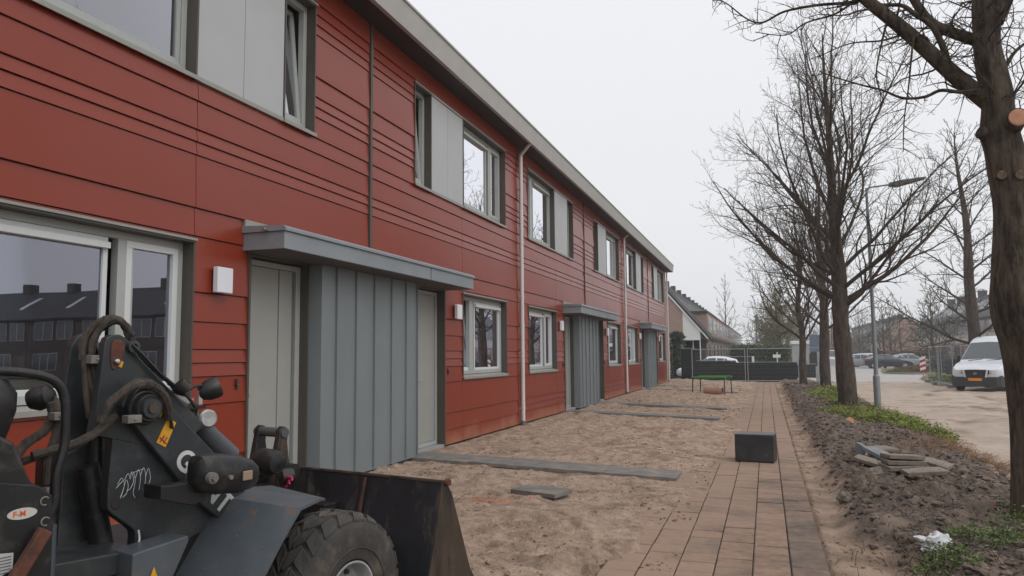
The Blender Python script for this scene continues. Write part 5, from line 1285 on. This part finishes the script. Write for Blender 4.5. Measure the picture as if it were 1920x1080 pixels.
def van_extra(t, V3):
    b = MB(); bm_ = mat('bumper_grey', (.035, .037, .04), .6)
    pts = [(-.97, .30), (-.93, .02), (-.78, -.07), (0, -.11), (.78, -.07), (.93, .02), (.97, .30)]
    for (x0, y0), (x1, y1) in zip(pts, pts[1:]):
        b.add([(x0, y0, .22), (x1, y1, .22), (x1, y1, .60 if abs(x1) < .8 else .68), (x0, y0, .60 if abs(x0) < .8 else .68), (x0, y0 + .2, .22), (x1, y1 + .2, .22), (x1, y1 + .2, .66), (x0, y0 + .2, .66)], [(0, 1, 2, 3), (3, 2, 6, 7), (0, 1, 5, 4)])
    b.build('bumper', bm_, t)
    b = MB(); b.prism([(-.40, .92), (.40, .92), (.33, .60), (-.33, .60)], -.075, .02, 'y'); g_ = b.build('grille', BLACK, t, bevel=.01)
    b = MB(); b.lathe([(.062, .0), (.062, .012), (.045, .012), (.045, 0)], (0, -.077, .765), (0, -1, 0), 20); b.box(-.075, .075, -.092, -.08, .752, .778); b.build('badge', mat('badge_chrome', (.6, .6, .62), .25, metal=.8), g_)
    b = MB()
    for s in (-1, 1): b.prism([(s * .43, .92), (s * .49, .92), (s * .42, .58), (s * .36, .58)], -.085, .0, 'y')
    b.build('grille_surround', WHITEC, t)
    hl_ = mat('headlight_glass', (.42, .44, .46), .12, coat=.8)
    for s in (-1, 1):
        b = MB(); b.add([(s * .52, -.02, .74), (s * .80, .03, .76), (s * .975, .32, .96), (s * .965, .46, 1.08), (s * .80, .10, .98), (s * .55, .0, .88)], [(0, 1, 2, 3, 4, 5)]); b.build('headlight', hl_, t)
        b = MB(); b.prism([(s * .46, .90), (s * .52, .90), (s * .50, .74), (s * .45, .72)], -.05, .03, 'y'); b.build('air_slot', BLACK, t)
        b = MB(); b.box(s * 1.04 - .06, s * 1.04 + .10 * (s > 0) + .06, 1.22, 1.32, 1.22, 1.52); b.build('mirror', BLACK, t, bevel=.03)
    b = MB(); b.box(-.26, .26, -.135, -.115, .46, .57); b.build('number_plate', mat('plate_orange', (.75, .26, .02), .5), t)
    b = MB(); b.tube([(-.6, 1.06, 1.30), (-.05, 1.12, 1.36)], .012, 5); b.tube([(.1, 1.06, 1.30), (.65, 1.12, 1.36)], .012, 5); b.build('wiper', BLACK, t)
vehicle('white_van', 'white panel van with black bumper and orange number plate parked at the right', 'van', (13.45, 36.3, -.205), R(-31),
        van_st, WHITEC, [(1.14, 1.88, .62, 1.0, 'windscreen'), ((1.45, 1.95), (2.35, 2.35), .585, .70, 'side_window')], (.95, 4.4), .34, extra=van_extra)
def car_st(L=4.4, w=.88, h=1.45, wagon=False, van=False):
    if van: return [(0, .7, .3, .7, .85, .6), (.1, w, .24, .78, .95, .7), (.8, w, .22, .92, 1.05, .74), (1.5, w, .22, .95, h - .06, .68), (1.9, w, .22, .95, h, .68), (L - .1, w, .24, .95, h, .68), (L, w * .97, .3, .95, h - .1, .66)]
    back = [(L - 1.0, w, .22, .93, h - .03, .60), (L - .25, w, .24, .93, h - .22, .58), (L - .05, w * .95, .3, .90, 1.0, .6), (L, w * .85, .35, .75, .85, .6)] if wagon else [(L - 1.2, w, .22, .93, h - .04, .58), (L - .45, w, .24, .95, 1.08, .60), (L - .05, w * .94, .3, .9, 1.0, .62), (L, w * .85, .35, .72, .85, .6)]
    return [(0, w * .75, .34, .55, .62, .55), (.12, w * .92, .24, .62, .72, .62), (.9, w, .20, .80, .90, .70), (1.25, w, .20, .86, .97, .70), (2.0, w, .20, .90, h - .03, .60), (2.5, w, .20, .92, h, .60)] + back
def car_glass(L, wagon, van=False):
    if van: return [(.86, 1.48, .62, 1.0, 'windscreen'), ((1.2, 1.6), (2.2, 2.2), .6, .70, 'side_window')]
    e = L - (.55 if wagon else 1.0)
    return [(1.28, 1.98, .62, 1.0, 'windscreen'), ((1.62, 2.08), (2.55, 2.55), .585, .705, 'side_window'), ((2.63, 2.63), (e, e - .35), .585, .70, 'side_window')]
def car_extra(L, w):
    def f(t, V3):
        rl = mat('tail_light', (.35, .01, .02), .3); hl_ = mat('headlight_glass', (.42, .44, .46), .12, coat=.8)
        for s in (-1, 1):
            b = MB(); b.box(s * w * .92 - .09, s * w * .92 + .02, L - .28, L + .0, .78, 1.02); b.build('tail_lamp', rl, t, bevel=.02)
            b = MB(); b.box(s * w * .78 - .10, s * w * .78 + .08, .02, .24, .55, .68); b.build('headlight', hl_, t, bevel=.02)
        b = MB(); b.box(-.26, .26, L - .02, L + .015, .55, .66); b.build('number_plate', mat('plate_yellow', (.6, .42, .03), .5), t)
    return f
def car(label, loc, rotz, paint, L=4.4, w=.88, h=1.45, wagon=False, van=False, name='parked_car', group='cars parked along the street'):
    return vehicle(name, label, 'van' if van else 'car', loc, rotz, car_st(L, w, h, wagon, van), paint, car_glass(L, wagon, van), (.82, L - .8), .31, group, extra=car_extra(L, w))
DKB = pmat('dark_blue_paint', (.012, .018, .026)); SIL = pmat('silver_paint', (.30, .32, .35)); RED = pmat('red_paint', (.35, .015, .025)); LTW = pmat('pale_paint', (.55, .57, .6))
car('dark blue hatchback seen from the side, parked behind the low planted island', (19.4, 86.6, -.2), R(90), DKB, 4.55, .88, 1.46)
bpy.context.view_layer.update()
car('silver estate car half hidden by the large bare tree trunk', (17.4, 91.2, -.2), R(97), SIL, 4.5, .88, 1.5, True)
car('white car whose roof shows between the silver car and the dark hatchback', (19.0, 97, -.2), R(90), LTW, 4.6, .9, 1.55, True)
car('white panel van parked farthest away, left of the large tree trunk', (13.2, 108, -.2), R(-8), LTW, 5.0, .95, 2.0, van=True, name='parked_van')
car('black car parked just right of the far white van', (14.6, 103, -.2), R(-12), DKB, 4.3, .88, 1.45, True)
car('pale grey car parked behind the dark hatchback', (22.3, 91.5, -.2), R(90), SIL, 4.3, .88, 1.5, True)
car('red car seen from behind between the far fence and the grey cabin', (6.9, 76, -.2), R(185), RED, 4.2, .86, 1.45, True)
car('white car whose roof shows above the black board fence at the end of the terrace', (-.6, 51.5, -.2), R(-88), WHITEC, 4.1, .86, 1.52, True)
car('white car parked in front of the far left row, beyond the hedge', (5.2, 96, -.2), R(5), LTW, 4.3, .88, 1.5, True)
car('light blue grey van beyond the bushes at the far right parking place', (24.5, 74, -.2), R(-60), LTW, 4.6, .9, 1.9, van=True, name='parked_van')

# islands with kerb and planting
def island(label, poly, z=-.2):
    k = MB(); k.prism(poly, z, z + .12, 'z'); o = k.build('kerb', KERB); o['kind'] = 'structure'
    cx = sum(p[0] for p in poly) / len(poly); cy = sum(p[1] for p in poly) / len(poly)
    q = [(cx + (x - cx) * .975, cy + (y - cy) * .99) for x, y in poly]
    g = MB(); g.add([(x, y, z + .14) for x, y in q], [tuple(range(len(q)))]); o = g.build('planting_bed', LAWN); o['kind'] = 'structure'
island('', [(13.9, 66), (14.3, 64.2), (15.6, 63.2), (17, 63.6), (20.5, 74), (20.5, 82), (17.5, 82), (15, 76)])
island('', [(13.15, 42.0), (13.6, 41.2), (22, 41.2), (23, 58), (15.5, 58), (14.1, 52)])
def plants(label, pts, n, h, m, seed, leaf=.07, z=-.08): return leaf_patch('low_planting', label, pts, n, h * .4, h, m, seed, leaf, zf=lambda x, y: z)
BROWNL = mat('brown_shrub', (.15, .075, .035), .8, var=.5, vs=2, col2=(.05, .07, .02), c2s=1)
GRASSL = mat('verge_grass', (.085, .135, .025), .8, var=.4, vs=2)
plants('low brown and green planting on the island in front of the dark hatchback', [(16.3, 67, 1.6, 3), (18, 74, 2, 6)], 2600, .42, BROWNL, 21, .09)
plants('grass on the left tip of the planted island', [(14.7, 65.6, .7, 1.6), (16.8, 65, 1, 1)], 1200, .2, GRASSL, 22, .08)
plants('bright grass around the striped marker beside the mesh fence', [(14.3, 45.5, .9, 4.5), (16, 43, 1.5, 1.5)], 3200, .35, GRASSL, 23, .07)
plants('low brown planting on the right hand island behind the van', [(17.8, 48, 3, 6)], 2600, .6, BROWNL, 24, .09)
# red and white marker
mk = thing('marker_post', 'red and white striped marker board standing in the grass beside the mesh fence', 'marker', (14.35, 52.6, -.2))
for i in range(6):
    b = MB(); z = .35 + i * .16; b.prism([(-.16, z), (.16, z + .12), (.16, z + .28), (-.16, z + .16)], -.02, .02, 'y'); b.build('stripe', mat('marker_red', (.38, .02, .04), .5) if i % 2 == 0 else WHITEP, mk)
b = MB(); b.tube([(0, .03, -.05), (0, .03, 1.45)], .03, 8); b.build('pole', GALV, mk)
# rubbish bin, grey cabin, square sign
b = MB(); b.cyl((14.9, 50.6, -.1), (14.9, 50.6, 1.0), .04, 8); b.box(14.72, 15.08, 50.42, 50.78, .75, 1.45); tag(b.build('litter_bin', mat('bin_dark', (.02, .022, .028), .6), bevel=.02), 'dark litter bin on a post just right of the striped marker', 'bin')
cb = thing('site_cabin', 'grey and white site cabin with a small arched opening, left of the farther verge trees', 'cabin', (8.6, 72, -.2))
b = MB(); b.box(-1.3, 1.2, -1.2, 1.2, .15, 2.45); b.build('cabin_body', mat('cabin_grey', (.33, .34, .35), .6, var=.15), cb, bevel=.03)
b = MB(); b.box(-1.4, 1.3, -1.3, 1.3, 2.45, 2.75); b.build('cabin_roof', WHITEP, cb, bevel=.03)
b = MB(); b.prism([(.1, .5), (.85, .5), (.85, 1.5), (.7, 1.8), (.47, 1.9), (.25, 1.8), (.1, 1.5)], -1.23, -1.2, 'y'); b.build('opening', DARK, cb)
b = MB(); b.box(-1.3, 1.2, -1.1, 1.1, -.05, .15); b.build('skid', BLACK, cb)
sg = thing('square_sign', 'blue grey square traffic sign seen from the back, between the two farther trees', 'sign', (7.98, 47.6, -.2))
b = MB(); b.tube([(0, 0, 0), (0, 0, 2.9)], .035, 10); b.box(-.13, .13, -.1, .1, 0, .9); b.build('pole', GALV, sg)
b = MB(); b.box(-.42, .42, -.06, -.04, 1.75, 2.75); b.build('sign_plate', mat('sign_back', (.14, .17, .23), .5, var=.1), sg, bevel=.01)

# hedge
def hedge(label, x0, x1, y0, y1, h, m, seed, n=5000, leaf=.09, name='hedge'):
    rg = random.Random(seed); b = MB()
    for i in range(n):
        f = rg.random(); x, y, z = rg.uniform(x0, x1), rg.uniform(y0, y1), rg.uniform(0, h)
        k = rg.choice('xyzz')
        bump_ = .18 * mnoise.noise(Vector((x * 1.3, y * 1.3, z * 1.3)))
        if k == 'y': y = y0 + bump_
        elif k == 'x': x = x0 + bump_ if rg.random() < .6 else x1 + bump_
        else: z = h + bump_
        u = Vector((rg.gauss(0, 1), rg.gauss(0, 1), rg.gauss(0, 1))).normalized(); v = u.orthogonal().normalized(); c = Vector((x, y, z - .2)); s = leaf * rg.uniform(.6, 1.4)
        b.add([c, c + u * s + v * s * .5, c + u * s * 2, c + u * s - v * s * .5], [(0, 1, 2, 3)])
    t = thing(name, label, 'hedge', ((x0 + x1) / 2, (y0 + y1) / 2, -.2)); off = tuple(t.location)
    b.build('leaves', m, t, off=off, fixn=False)
    c_ = MB(); c_.box(x0 + .12, x1 - .12, y0 + .12, y1 - .12, -.2, h - .3); c_.build('stems', mat('hedge_core', (.02, .024, .012), .9), t, off=off)
HEDGE = mat('hedge_leaf', (.045, .06, .02), .7, var=.5, vs=3)
hedge('dark green clipped hedge behind the low black fence, in front of the far left houses', 2.6, 6.8, 60, 62.5, 2.15, HEDGE, 1, 7000)
hedge('low green hedge in front of the right hand houses, behind the white van', 17.5, 26, 66, 67.5, 1.2, HEDGE, 2, 4000)
hedge('brown leafless hedge behind the parked cars on the right', 18, 26, 104, 106, 1.6, BROWNL, 3, 4000, .13)

# ---- houses
BRICKP = brick_mat('pinkish_brick', (.30, .17, .135), (.36, .22, .18), (.36, .32, .29))
BRICKO = brick_mat('orange_brick', (.36, .19, .12), (.42, .24, .16), (.38, .32, .27))
RENDER_ = mat('cream_render', (.50, .47, .41), .8, var=.08)
WINW = mat('house_window_frame', (.42, .42, .40), .6)
PANEM = mat('house_window_pane', (.04, .045, .05), .05, spec=1.0)
SKYSHEEN = mat('roof_light_sky_sheen', (.55, .57, .60), .15, spec=1.0)  # pale base colour stands in for sky reflected off the roof glass
ROOFG = mat('grey_roof_tiles', (.035, .035, .037), .9, var=.3, vs=1.5)
def row_house(label, loc, rotz, W, D, eave, ridge, wall, group, dormer=False, chim=.9, rl=2, wall2=None):
    """front faces local -x ... local y runs along the street; front wall at x=0, back at x=D"""
    t = thing('row_house', label, 'house', loc, rotz, group)
    b = MB(); b.prism([(0, 0), (0, eave), (D / 2, ridge - .12), (D, eave), (D, 0)], 0, W, 'y'); w_ = b.build('wall', wall, t)
    r = MB(); e = .35; sl = (ridge - eave) / (D / 2)
    r.prism([(-e, eave - sl * e + .02), (-e, eave - sl * e + .16), (D / 2, ridge + .14), (D + e, eave - sl * e + .16), (D + e, eave - sl * e + .02), (D / 2, ridge)], -.001, W + .001, 'y')
    ro_ = r.build('roof', ROOFG, t)
    c = MB(); c.box(D / 2 - chim / 2, D / 2 + chim / 2, W - chim * .6, W + chim * .4, ridge - .4, ridge + chim); c.build('chimney', mat('chimney_dark', (.07, .06, .055), .9, var=.2), ro_, bevel=.03)
    for k in range(rl):
        y = W * (k + .7) / (rl + .6); q = MB(); s0, s1 = .28, .72
        q.add([(D / 2 * s0, y, eave + sl * D / 2 * s0 + .20), (D / 2 * s0, y + .55, eave + sl * D / 2 * s0 + .20), (D / 2 * s1, y + .55, eave + sl * D / 2 * s1 + .20), (D / 2 * s1, y, eave + sl * D / 2 * s1 + .20)], [(0, 1, 2, 3)])
        q.build('roof_light', SKYSHEEN, ro_)
    def win(y0, y1, z0, z1, x=-.03, mull=1):
        f = MB(); f.box(x - .02, x + .05, y0, y1, z0, z1); fo_ = f.build('window', WINW, t)
        for i in range(mull + 1):
            ya = y0 + (y1 - y0) * i / (mull + 1) + .06; yb = y0 + (y1 - y0) * (i + 1) / (mull + 1) - .06
            p = MB(); p.box(x - .028, x - .021, ya, yb, z0 + .07, z1 - .07); p.build('pane', PANEM, fo_)
    if dormer:
        d = MB(); d.box(-.10, D / 2 - 1.2, .28, W - .28, 2.6, eave + 1.85); do_ = d.build('dormer', wall2 or RENDER_, t)
        d = MB(); d.box(-.16, D / 2 - 1.1, .12, W - .12, eave + 1.85, eave + 2.0); d.build('dormer_roof', mat('dark_fascia', (.05, .05, .05), .7), do_)
        win(.7, W - .9, eave + .25, eave + 1.55, -.13, 2); win(1.0, W - 1.6, .8, eave - .5, -.03, 1)
    else:
        pb_ = MB(); pb_.box(-.05, .0, .3, W - .3, 2.65, 4.0 if eave > 4.8 else eave - .2); pb_.build('front_panel', wall2 or RENDER_, t)
        win(.6, W * .48, 3.55, eave - .35, -.08, 1); win(W * .56, W - .6, 3.55, eave - .35, -.08, 1); win(.6, W * .6, .75, 2.35, -.03, 2)
    d = MB(); d.box(-.04, .04, W - 1.3, W - .4, 0, 2.2); d.build('door', mat('house_door', (.10, .08, .07), .5), t)
    return t
# left row beyond the terrace: gable end towards us
FS = []
first = thing('corner_house', 'steep roofed brick corner house whose gable end shows past the end of the red terrace', 'house', (.45, 58, -.2), 0)
gz = lambda x: 3.45 + (-x) * 1.22          # roof line, front at x=0 falling forward
b = MB(); b.prism([(-1.25, 0), (-1.25, gz(-1.25)), (-4.6, gz(-4.6)), (-9.0, 3.7), (-9.0, 0)], 0, 5.6, 'y'); b.build('wall', BRICKP, first)
b = MB(); b.prism([(0.02, 2.85), (.02, 3.42), (-1.249, gz(-1.249) - .01), (-1.249, 2.85)], .0, 5.6, 'y'); 
for k in range(9): b.box(-1.24, .015, -.012, .0, 2.86 + k * .19 * .3, 2.86 + k * .057 + .01) if k == 0 else None
b.build('white_boarding', WHITEP, first)
for k in range(7):
    z = 2.95 + k * .22; xr = min(.0, -(z - 3.43) / 1.22)
    if xr < -1.2: break
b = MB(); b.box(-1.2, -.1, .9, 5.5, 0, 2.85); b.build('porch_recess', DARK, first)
b = MB(); b.box(-1.22, .02, -.02, .10, 2.72, 2.86); b.box(-.05, .02, .02, .12, 0, 2.72); b.box(-.62, -.54, .5, .6, 0, 2.72); b.build('porch_post', WHITEP, first)
b = MB(); b.prism([(.75, 2.72), (.75, 2.90), (-4.6, gz(-4.6) + .22), (-9.5, 3.5), (-9.5, 3.3), (-4.6, gz(-4.6))], -.06, 5.6, 'y'); b.build('roof', mat('dark_roof_tiles', (.028, .026, .023), .9, var=.35, vs=3), first)
b = MB()
b.add([(.6, -.10, 2.72), (.6, -.10, 2.86), (-4.6, -.10, gz(-4.6) + .02), (-4.6, -.10, gz(-4.6) - .15), (.6, -.062, 2.72), (.6, -.062, 2.86), (-4.6, -.062, gz(-4.6) + .02), (-4.6, -.062, gz(-4.6) - .15)], [(0, 1, 2, 3), (4, 7, 6, 5), (1, 5, 6, 2), (0, 3, 7, 4)]); b.build('verge_board', WHITEP, first)
b = MB(); b.box(-5.0, -4.2, 4.9, 5.7, 8.5, 9.8); b.build('chimney', TILE, first)
proto = None
posd = ['first', 'second', 'third', 'fourth', 'fifth', 'sixth', 'seventh', 'eighth', 'ninth', 'tenth']
y = 63.7
for i in range(16):
    lab = ('%s house beyond the steep roofed corner house in the far left row' % posd[i]) if i < 10 else 'one of the farthest small houses at the end of the far left row'
    if proto is None:
        proto = row_house(lab, (.5, y, -.2), 0, 5.6, 9.0, 3.25, 8.4, BRICKP, 'row houses beyond the red terrace', dormer=True, rl=1, chim=.5, wall2=BRICKP)
        proto.rotation_euler.z = math.pi; proto.location = (.5, y + 5.6, -.2); bpy.context.view_layer.update(); o = proto
    else:
        o = copy_tree(proto); o.location = (.5, y + 5.6, -.2)
    o['label'] = lab; y += 5.6 + (0.0)
# right row, facing the street
proto = row_house('x', (27, 78, -.2), 0, 5.7, 10.5, 5.3, 8.7, BRICKP, 'two storey row houses on the right', rl=3)
proto['label'] = 'nearest two storey row house on the right, behind the big trunk'
for i in range(1, 9):
    o = copy_tree(proto); o.location = (27, 78 + 5.7 * i, -.2)
    o['label'] = '%s house along the cream fronted right row, counted from the big trunk' % posd[i]
pr2 = row_house('%s', (25, 152, -.2), 0, 5.7, 9, 4.9, 7.9, BRICKO, 'farther row houses with square chimneys on the right', rl=3)
pr2['label'] = 'orange gabled house at the near end of the farther row on the right'
for i in range(1, 14):
    o = copy_tree(pr2); o.location = (25, 152 + 6.2 * i, -.2); o['label'] = ('%s house of the farther right row, counted from its orange gable' % posd[i]) if i < 10 else 'one of the last houses at the far end of the farther right row'
for i in range(3):
    o = copy_tree(pr2); o.location = (17.2 + .0 * i, 195 + 6 * i, -.2)
    o['group'] = 'small far houses behind the tree trunks'; o['label'] = 'brick house with solar panels far away between the two tree trunks' if i == 0 else 'house tucked behind the far brick house with solar panels'
# the row opposite, outside the picture: it shows only mirrored in the big living room window
pr3 = row_house('y', (31, 51, -.2), R(90), 5.7, 9, 5.6, 8.3, brick_mat('dark_brown_brick', (.075, .05, .036), (.10, .065, .045), (.09, .07, .055)), 'brick houses opposite, mirrored in the near windows', rl=1, wall2=mat('brown_panel', (.07, .05, .035), .8))
for i in range(0, 7):
    o = pr3 if i == 0 else copy_tree(pr3); o.location = (36 + 5.7 * i, 51, -.2)
    o['label'] = 'brick house opposite that shows only as a reflection in the living room windows'

# ---- far trees
PF = dict(levels=4, twl=1, seg=[.9, .7, .5, .5], wig=[.09, .12, .16, .2], up=[.05, .06, .05, .02], tap=[.8, .8, .7, .6], sides=[5, 3, 3, 3], dens=[1.5, 2.0, 2.2, 0], t0=[.1, .1, .1, 0], ang=[.6, .65, .75, .8], len=[.5, .5, .55, .5], rr=[.5, .5, .6, .6], rmin=.016)
def far_tree(name, label, loc, H, sp, seed, m, rmin=.016, group='bare trees in the distance', up=.05, dens=1.0):
    rg = random.Random(seed); k = H / 9.0
    P = dict(PF, rmin=rmin, seg=[a * k for a in PF['seg']], dens=[d / k * dens for d in PF['dens']], up=[up, .06, .05, .02])
    r0 = .018 * H
    return make_tree(name, label, group, loc, [(0, 0, -.1), (.05 * k, 0, H * .2), (-.05 * k, 0, H * .45), (0, 0, H * .75), (0, 0, H)], [r0 * 1.2, r0, r0 * .6, r0 * .25, .01], limbset(rg, 18, .18, .95, sp * 1.2, sp * .45, .95, .35, r0 * .35, r0 * .12), P, seed, m)
OLIVE = mat('olive_twigs', (.15, .125, .045), .9, var=.4, vs=.6)
bt_ = far_tree('budding_tree', 'bushy olive brown tree in early leaf in the middle distance above the low fence', (6.6, 98, -.2), 9.0, 4.0, 31, OLIVE, .034, None, dens=2.6)
rg = random.Random(40); b = MB()
for i in range(9000):
    a = rg.random() * 6.28; u_ = rg.uniform(-1, 1); q = rg.random() ** .45; sq = math.sqrt(1 - u_ * u_)
    p = Vector((2.9 * q * sq * math.cos(a), 2.9 * q * sq * math.sin(a), 5.4 + 3.4 * q * u_))
    if mnoise.noise(p * .9) < -.12: continue
    d_ = Vector((rg.gauss(0, 1), rg.gauss(0, 1), rg.gauss(0, 1))).normalized(); e_ = d_.orthogonal().normalized(); s_ = rg.uniform(.04, .10)
    b.add([p, p + d_ * s_ + e_ * s_ * .5, p + d_ * s_ * 2, p + d_ * s_ - e_ * s_ * .5], [(0, 1, 2, 3)])
b.build('young_leaves', mat('olive_leaves', (.15, .13, .04), .8, var=.4, vs=.8), bt_, fixn=False)
hz = [((18.6, 72, -.2), 6.8, 3.0, 'bare spreading tree left of the white van, in front of the cream houses'), ((17.0, 88, -.2), 6.2, 2.8, 'bare tree just right of the lamp post, behind the dark hatchback'),
      ((20.5, 108, -.2), 7.5, 3.4, 'bare tree behind the hatchback, hiding the orange gable'), ((22.5, 93, -.2), 7, 3.2, 'bare tree at the right end of the parked cars, before the cream houses'),
      ((19.0, 128, -.2), 8.0, 3.6, 'dense bare tree far off between the lamp post and the large trunk'), ((16.0, 140, -.2), 8.5, 3.6, 'far bare tree just right of the large trunk'),
      ((22, 150, -.2), 8.5, 3.8, 'far bare tree in front of the square chimneys'), ((23.5, 120, -.2), 7.5, 3.4, 'bare tree standing before the middle of the right hand row')]
for i, (l, H, s_, lab) in enumerate(hz): far_tree('bare_tree', lab, l, H, s_, 50 + i, TWIGHAZE if l[1] > 100 else TWIG, .014 + l[1] * .00006)
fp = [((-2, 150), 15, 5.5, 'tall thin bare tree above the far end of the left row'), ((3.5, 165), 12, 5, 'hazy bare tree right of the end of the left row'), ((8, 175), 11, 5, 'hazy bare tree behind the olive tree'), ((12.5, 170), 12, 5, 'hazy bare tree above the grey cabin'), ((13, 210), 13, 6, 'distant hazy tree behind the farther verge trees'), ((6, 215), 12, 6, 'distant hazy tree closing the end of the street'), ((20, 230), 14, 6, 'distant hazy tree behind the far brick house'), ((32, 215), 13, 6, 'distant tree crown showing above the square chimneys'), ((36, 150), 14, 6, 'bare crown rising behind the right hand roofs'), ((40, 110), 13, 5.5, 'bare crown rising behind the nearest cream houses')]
for i, ((x, y), H, s_, lab) in enumerate(fp): far_tree('distant_tree', lab, (x, y, -.2), H, s_, 80 + i, TWIGHAZE, .03, 'hazy bare trees far away')
# low bushes closing the view along the street
rg = random.Random(77)
BUSH = mat('far_bush', (.085, .08, .05), .9, var=.5, vs=.4)
leaf_patch('far_thicket', 'hazy mass of bare bushes closing off the far end of the street', [(3, 185, 9, 5), (14, 190, 9, 6), (24, 175, 5, 10)], 9000, .8, 5.0, BUSH, 9, .45, zf=lambda x, y: -.2)
leaf_patch('garden_shrubs', 'brown and green shrubs in the front gardens of the right hand row', [(24.3, 85, 1.6, 8), (24.3, 105, 1.6, 14), (22.8, 150, 2, 25)], 6000, .4, 1.6, BROWNL, 10, .16, zf=lambda x, y: -.2)
hedge('dark conifer pressed against the brick gable behind the end of the red terrace', -1.3, -.55, 54.2, 55.0, 3.0, mat('conifer', (.02, .035, .015), .8, var=.5, vs=3), 4, 1100, .12, name='conifer')
# utility fence far right
black_fence(17.5, 23, 62.0, 1.1, 'low dark wooden fence behind the right hand planting', False)

# ------------------------------------------------------------------ thin haze in the air
hb = MB(); hb.box(-60, 90, -60, 420, -1.3, 19)
hm = bpy.data.materials.new('haze_air'); hm.use_nodes = True; hn = hm.node_tree; hn.nodes.clear()
ho = hn.nodes.new('ShaderNodeOutputMaterial'); hv = hn.nodes.new('ShaderNodeVolumePrincipled'); hv.inputs['Color'].default_value = (.93, .95, .98, 1); hv.inputs['Density'].default_value = 0.0013
hn.links.new(hv.outputs[0], ho.inputs['Volume'])
hz_ = hb.build('haze', hm); hz_['kind'] = 'stuff'; hz_['label'] = 'thin pale haze in the damp air along the street'
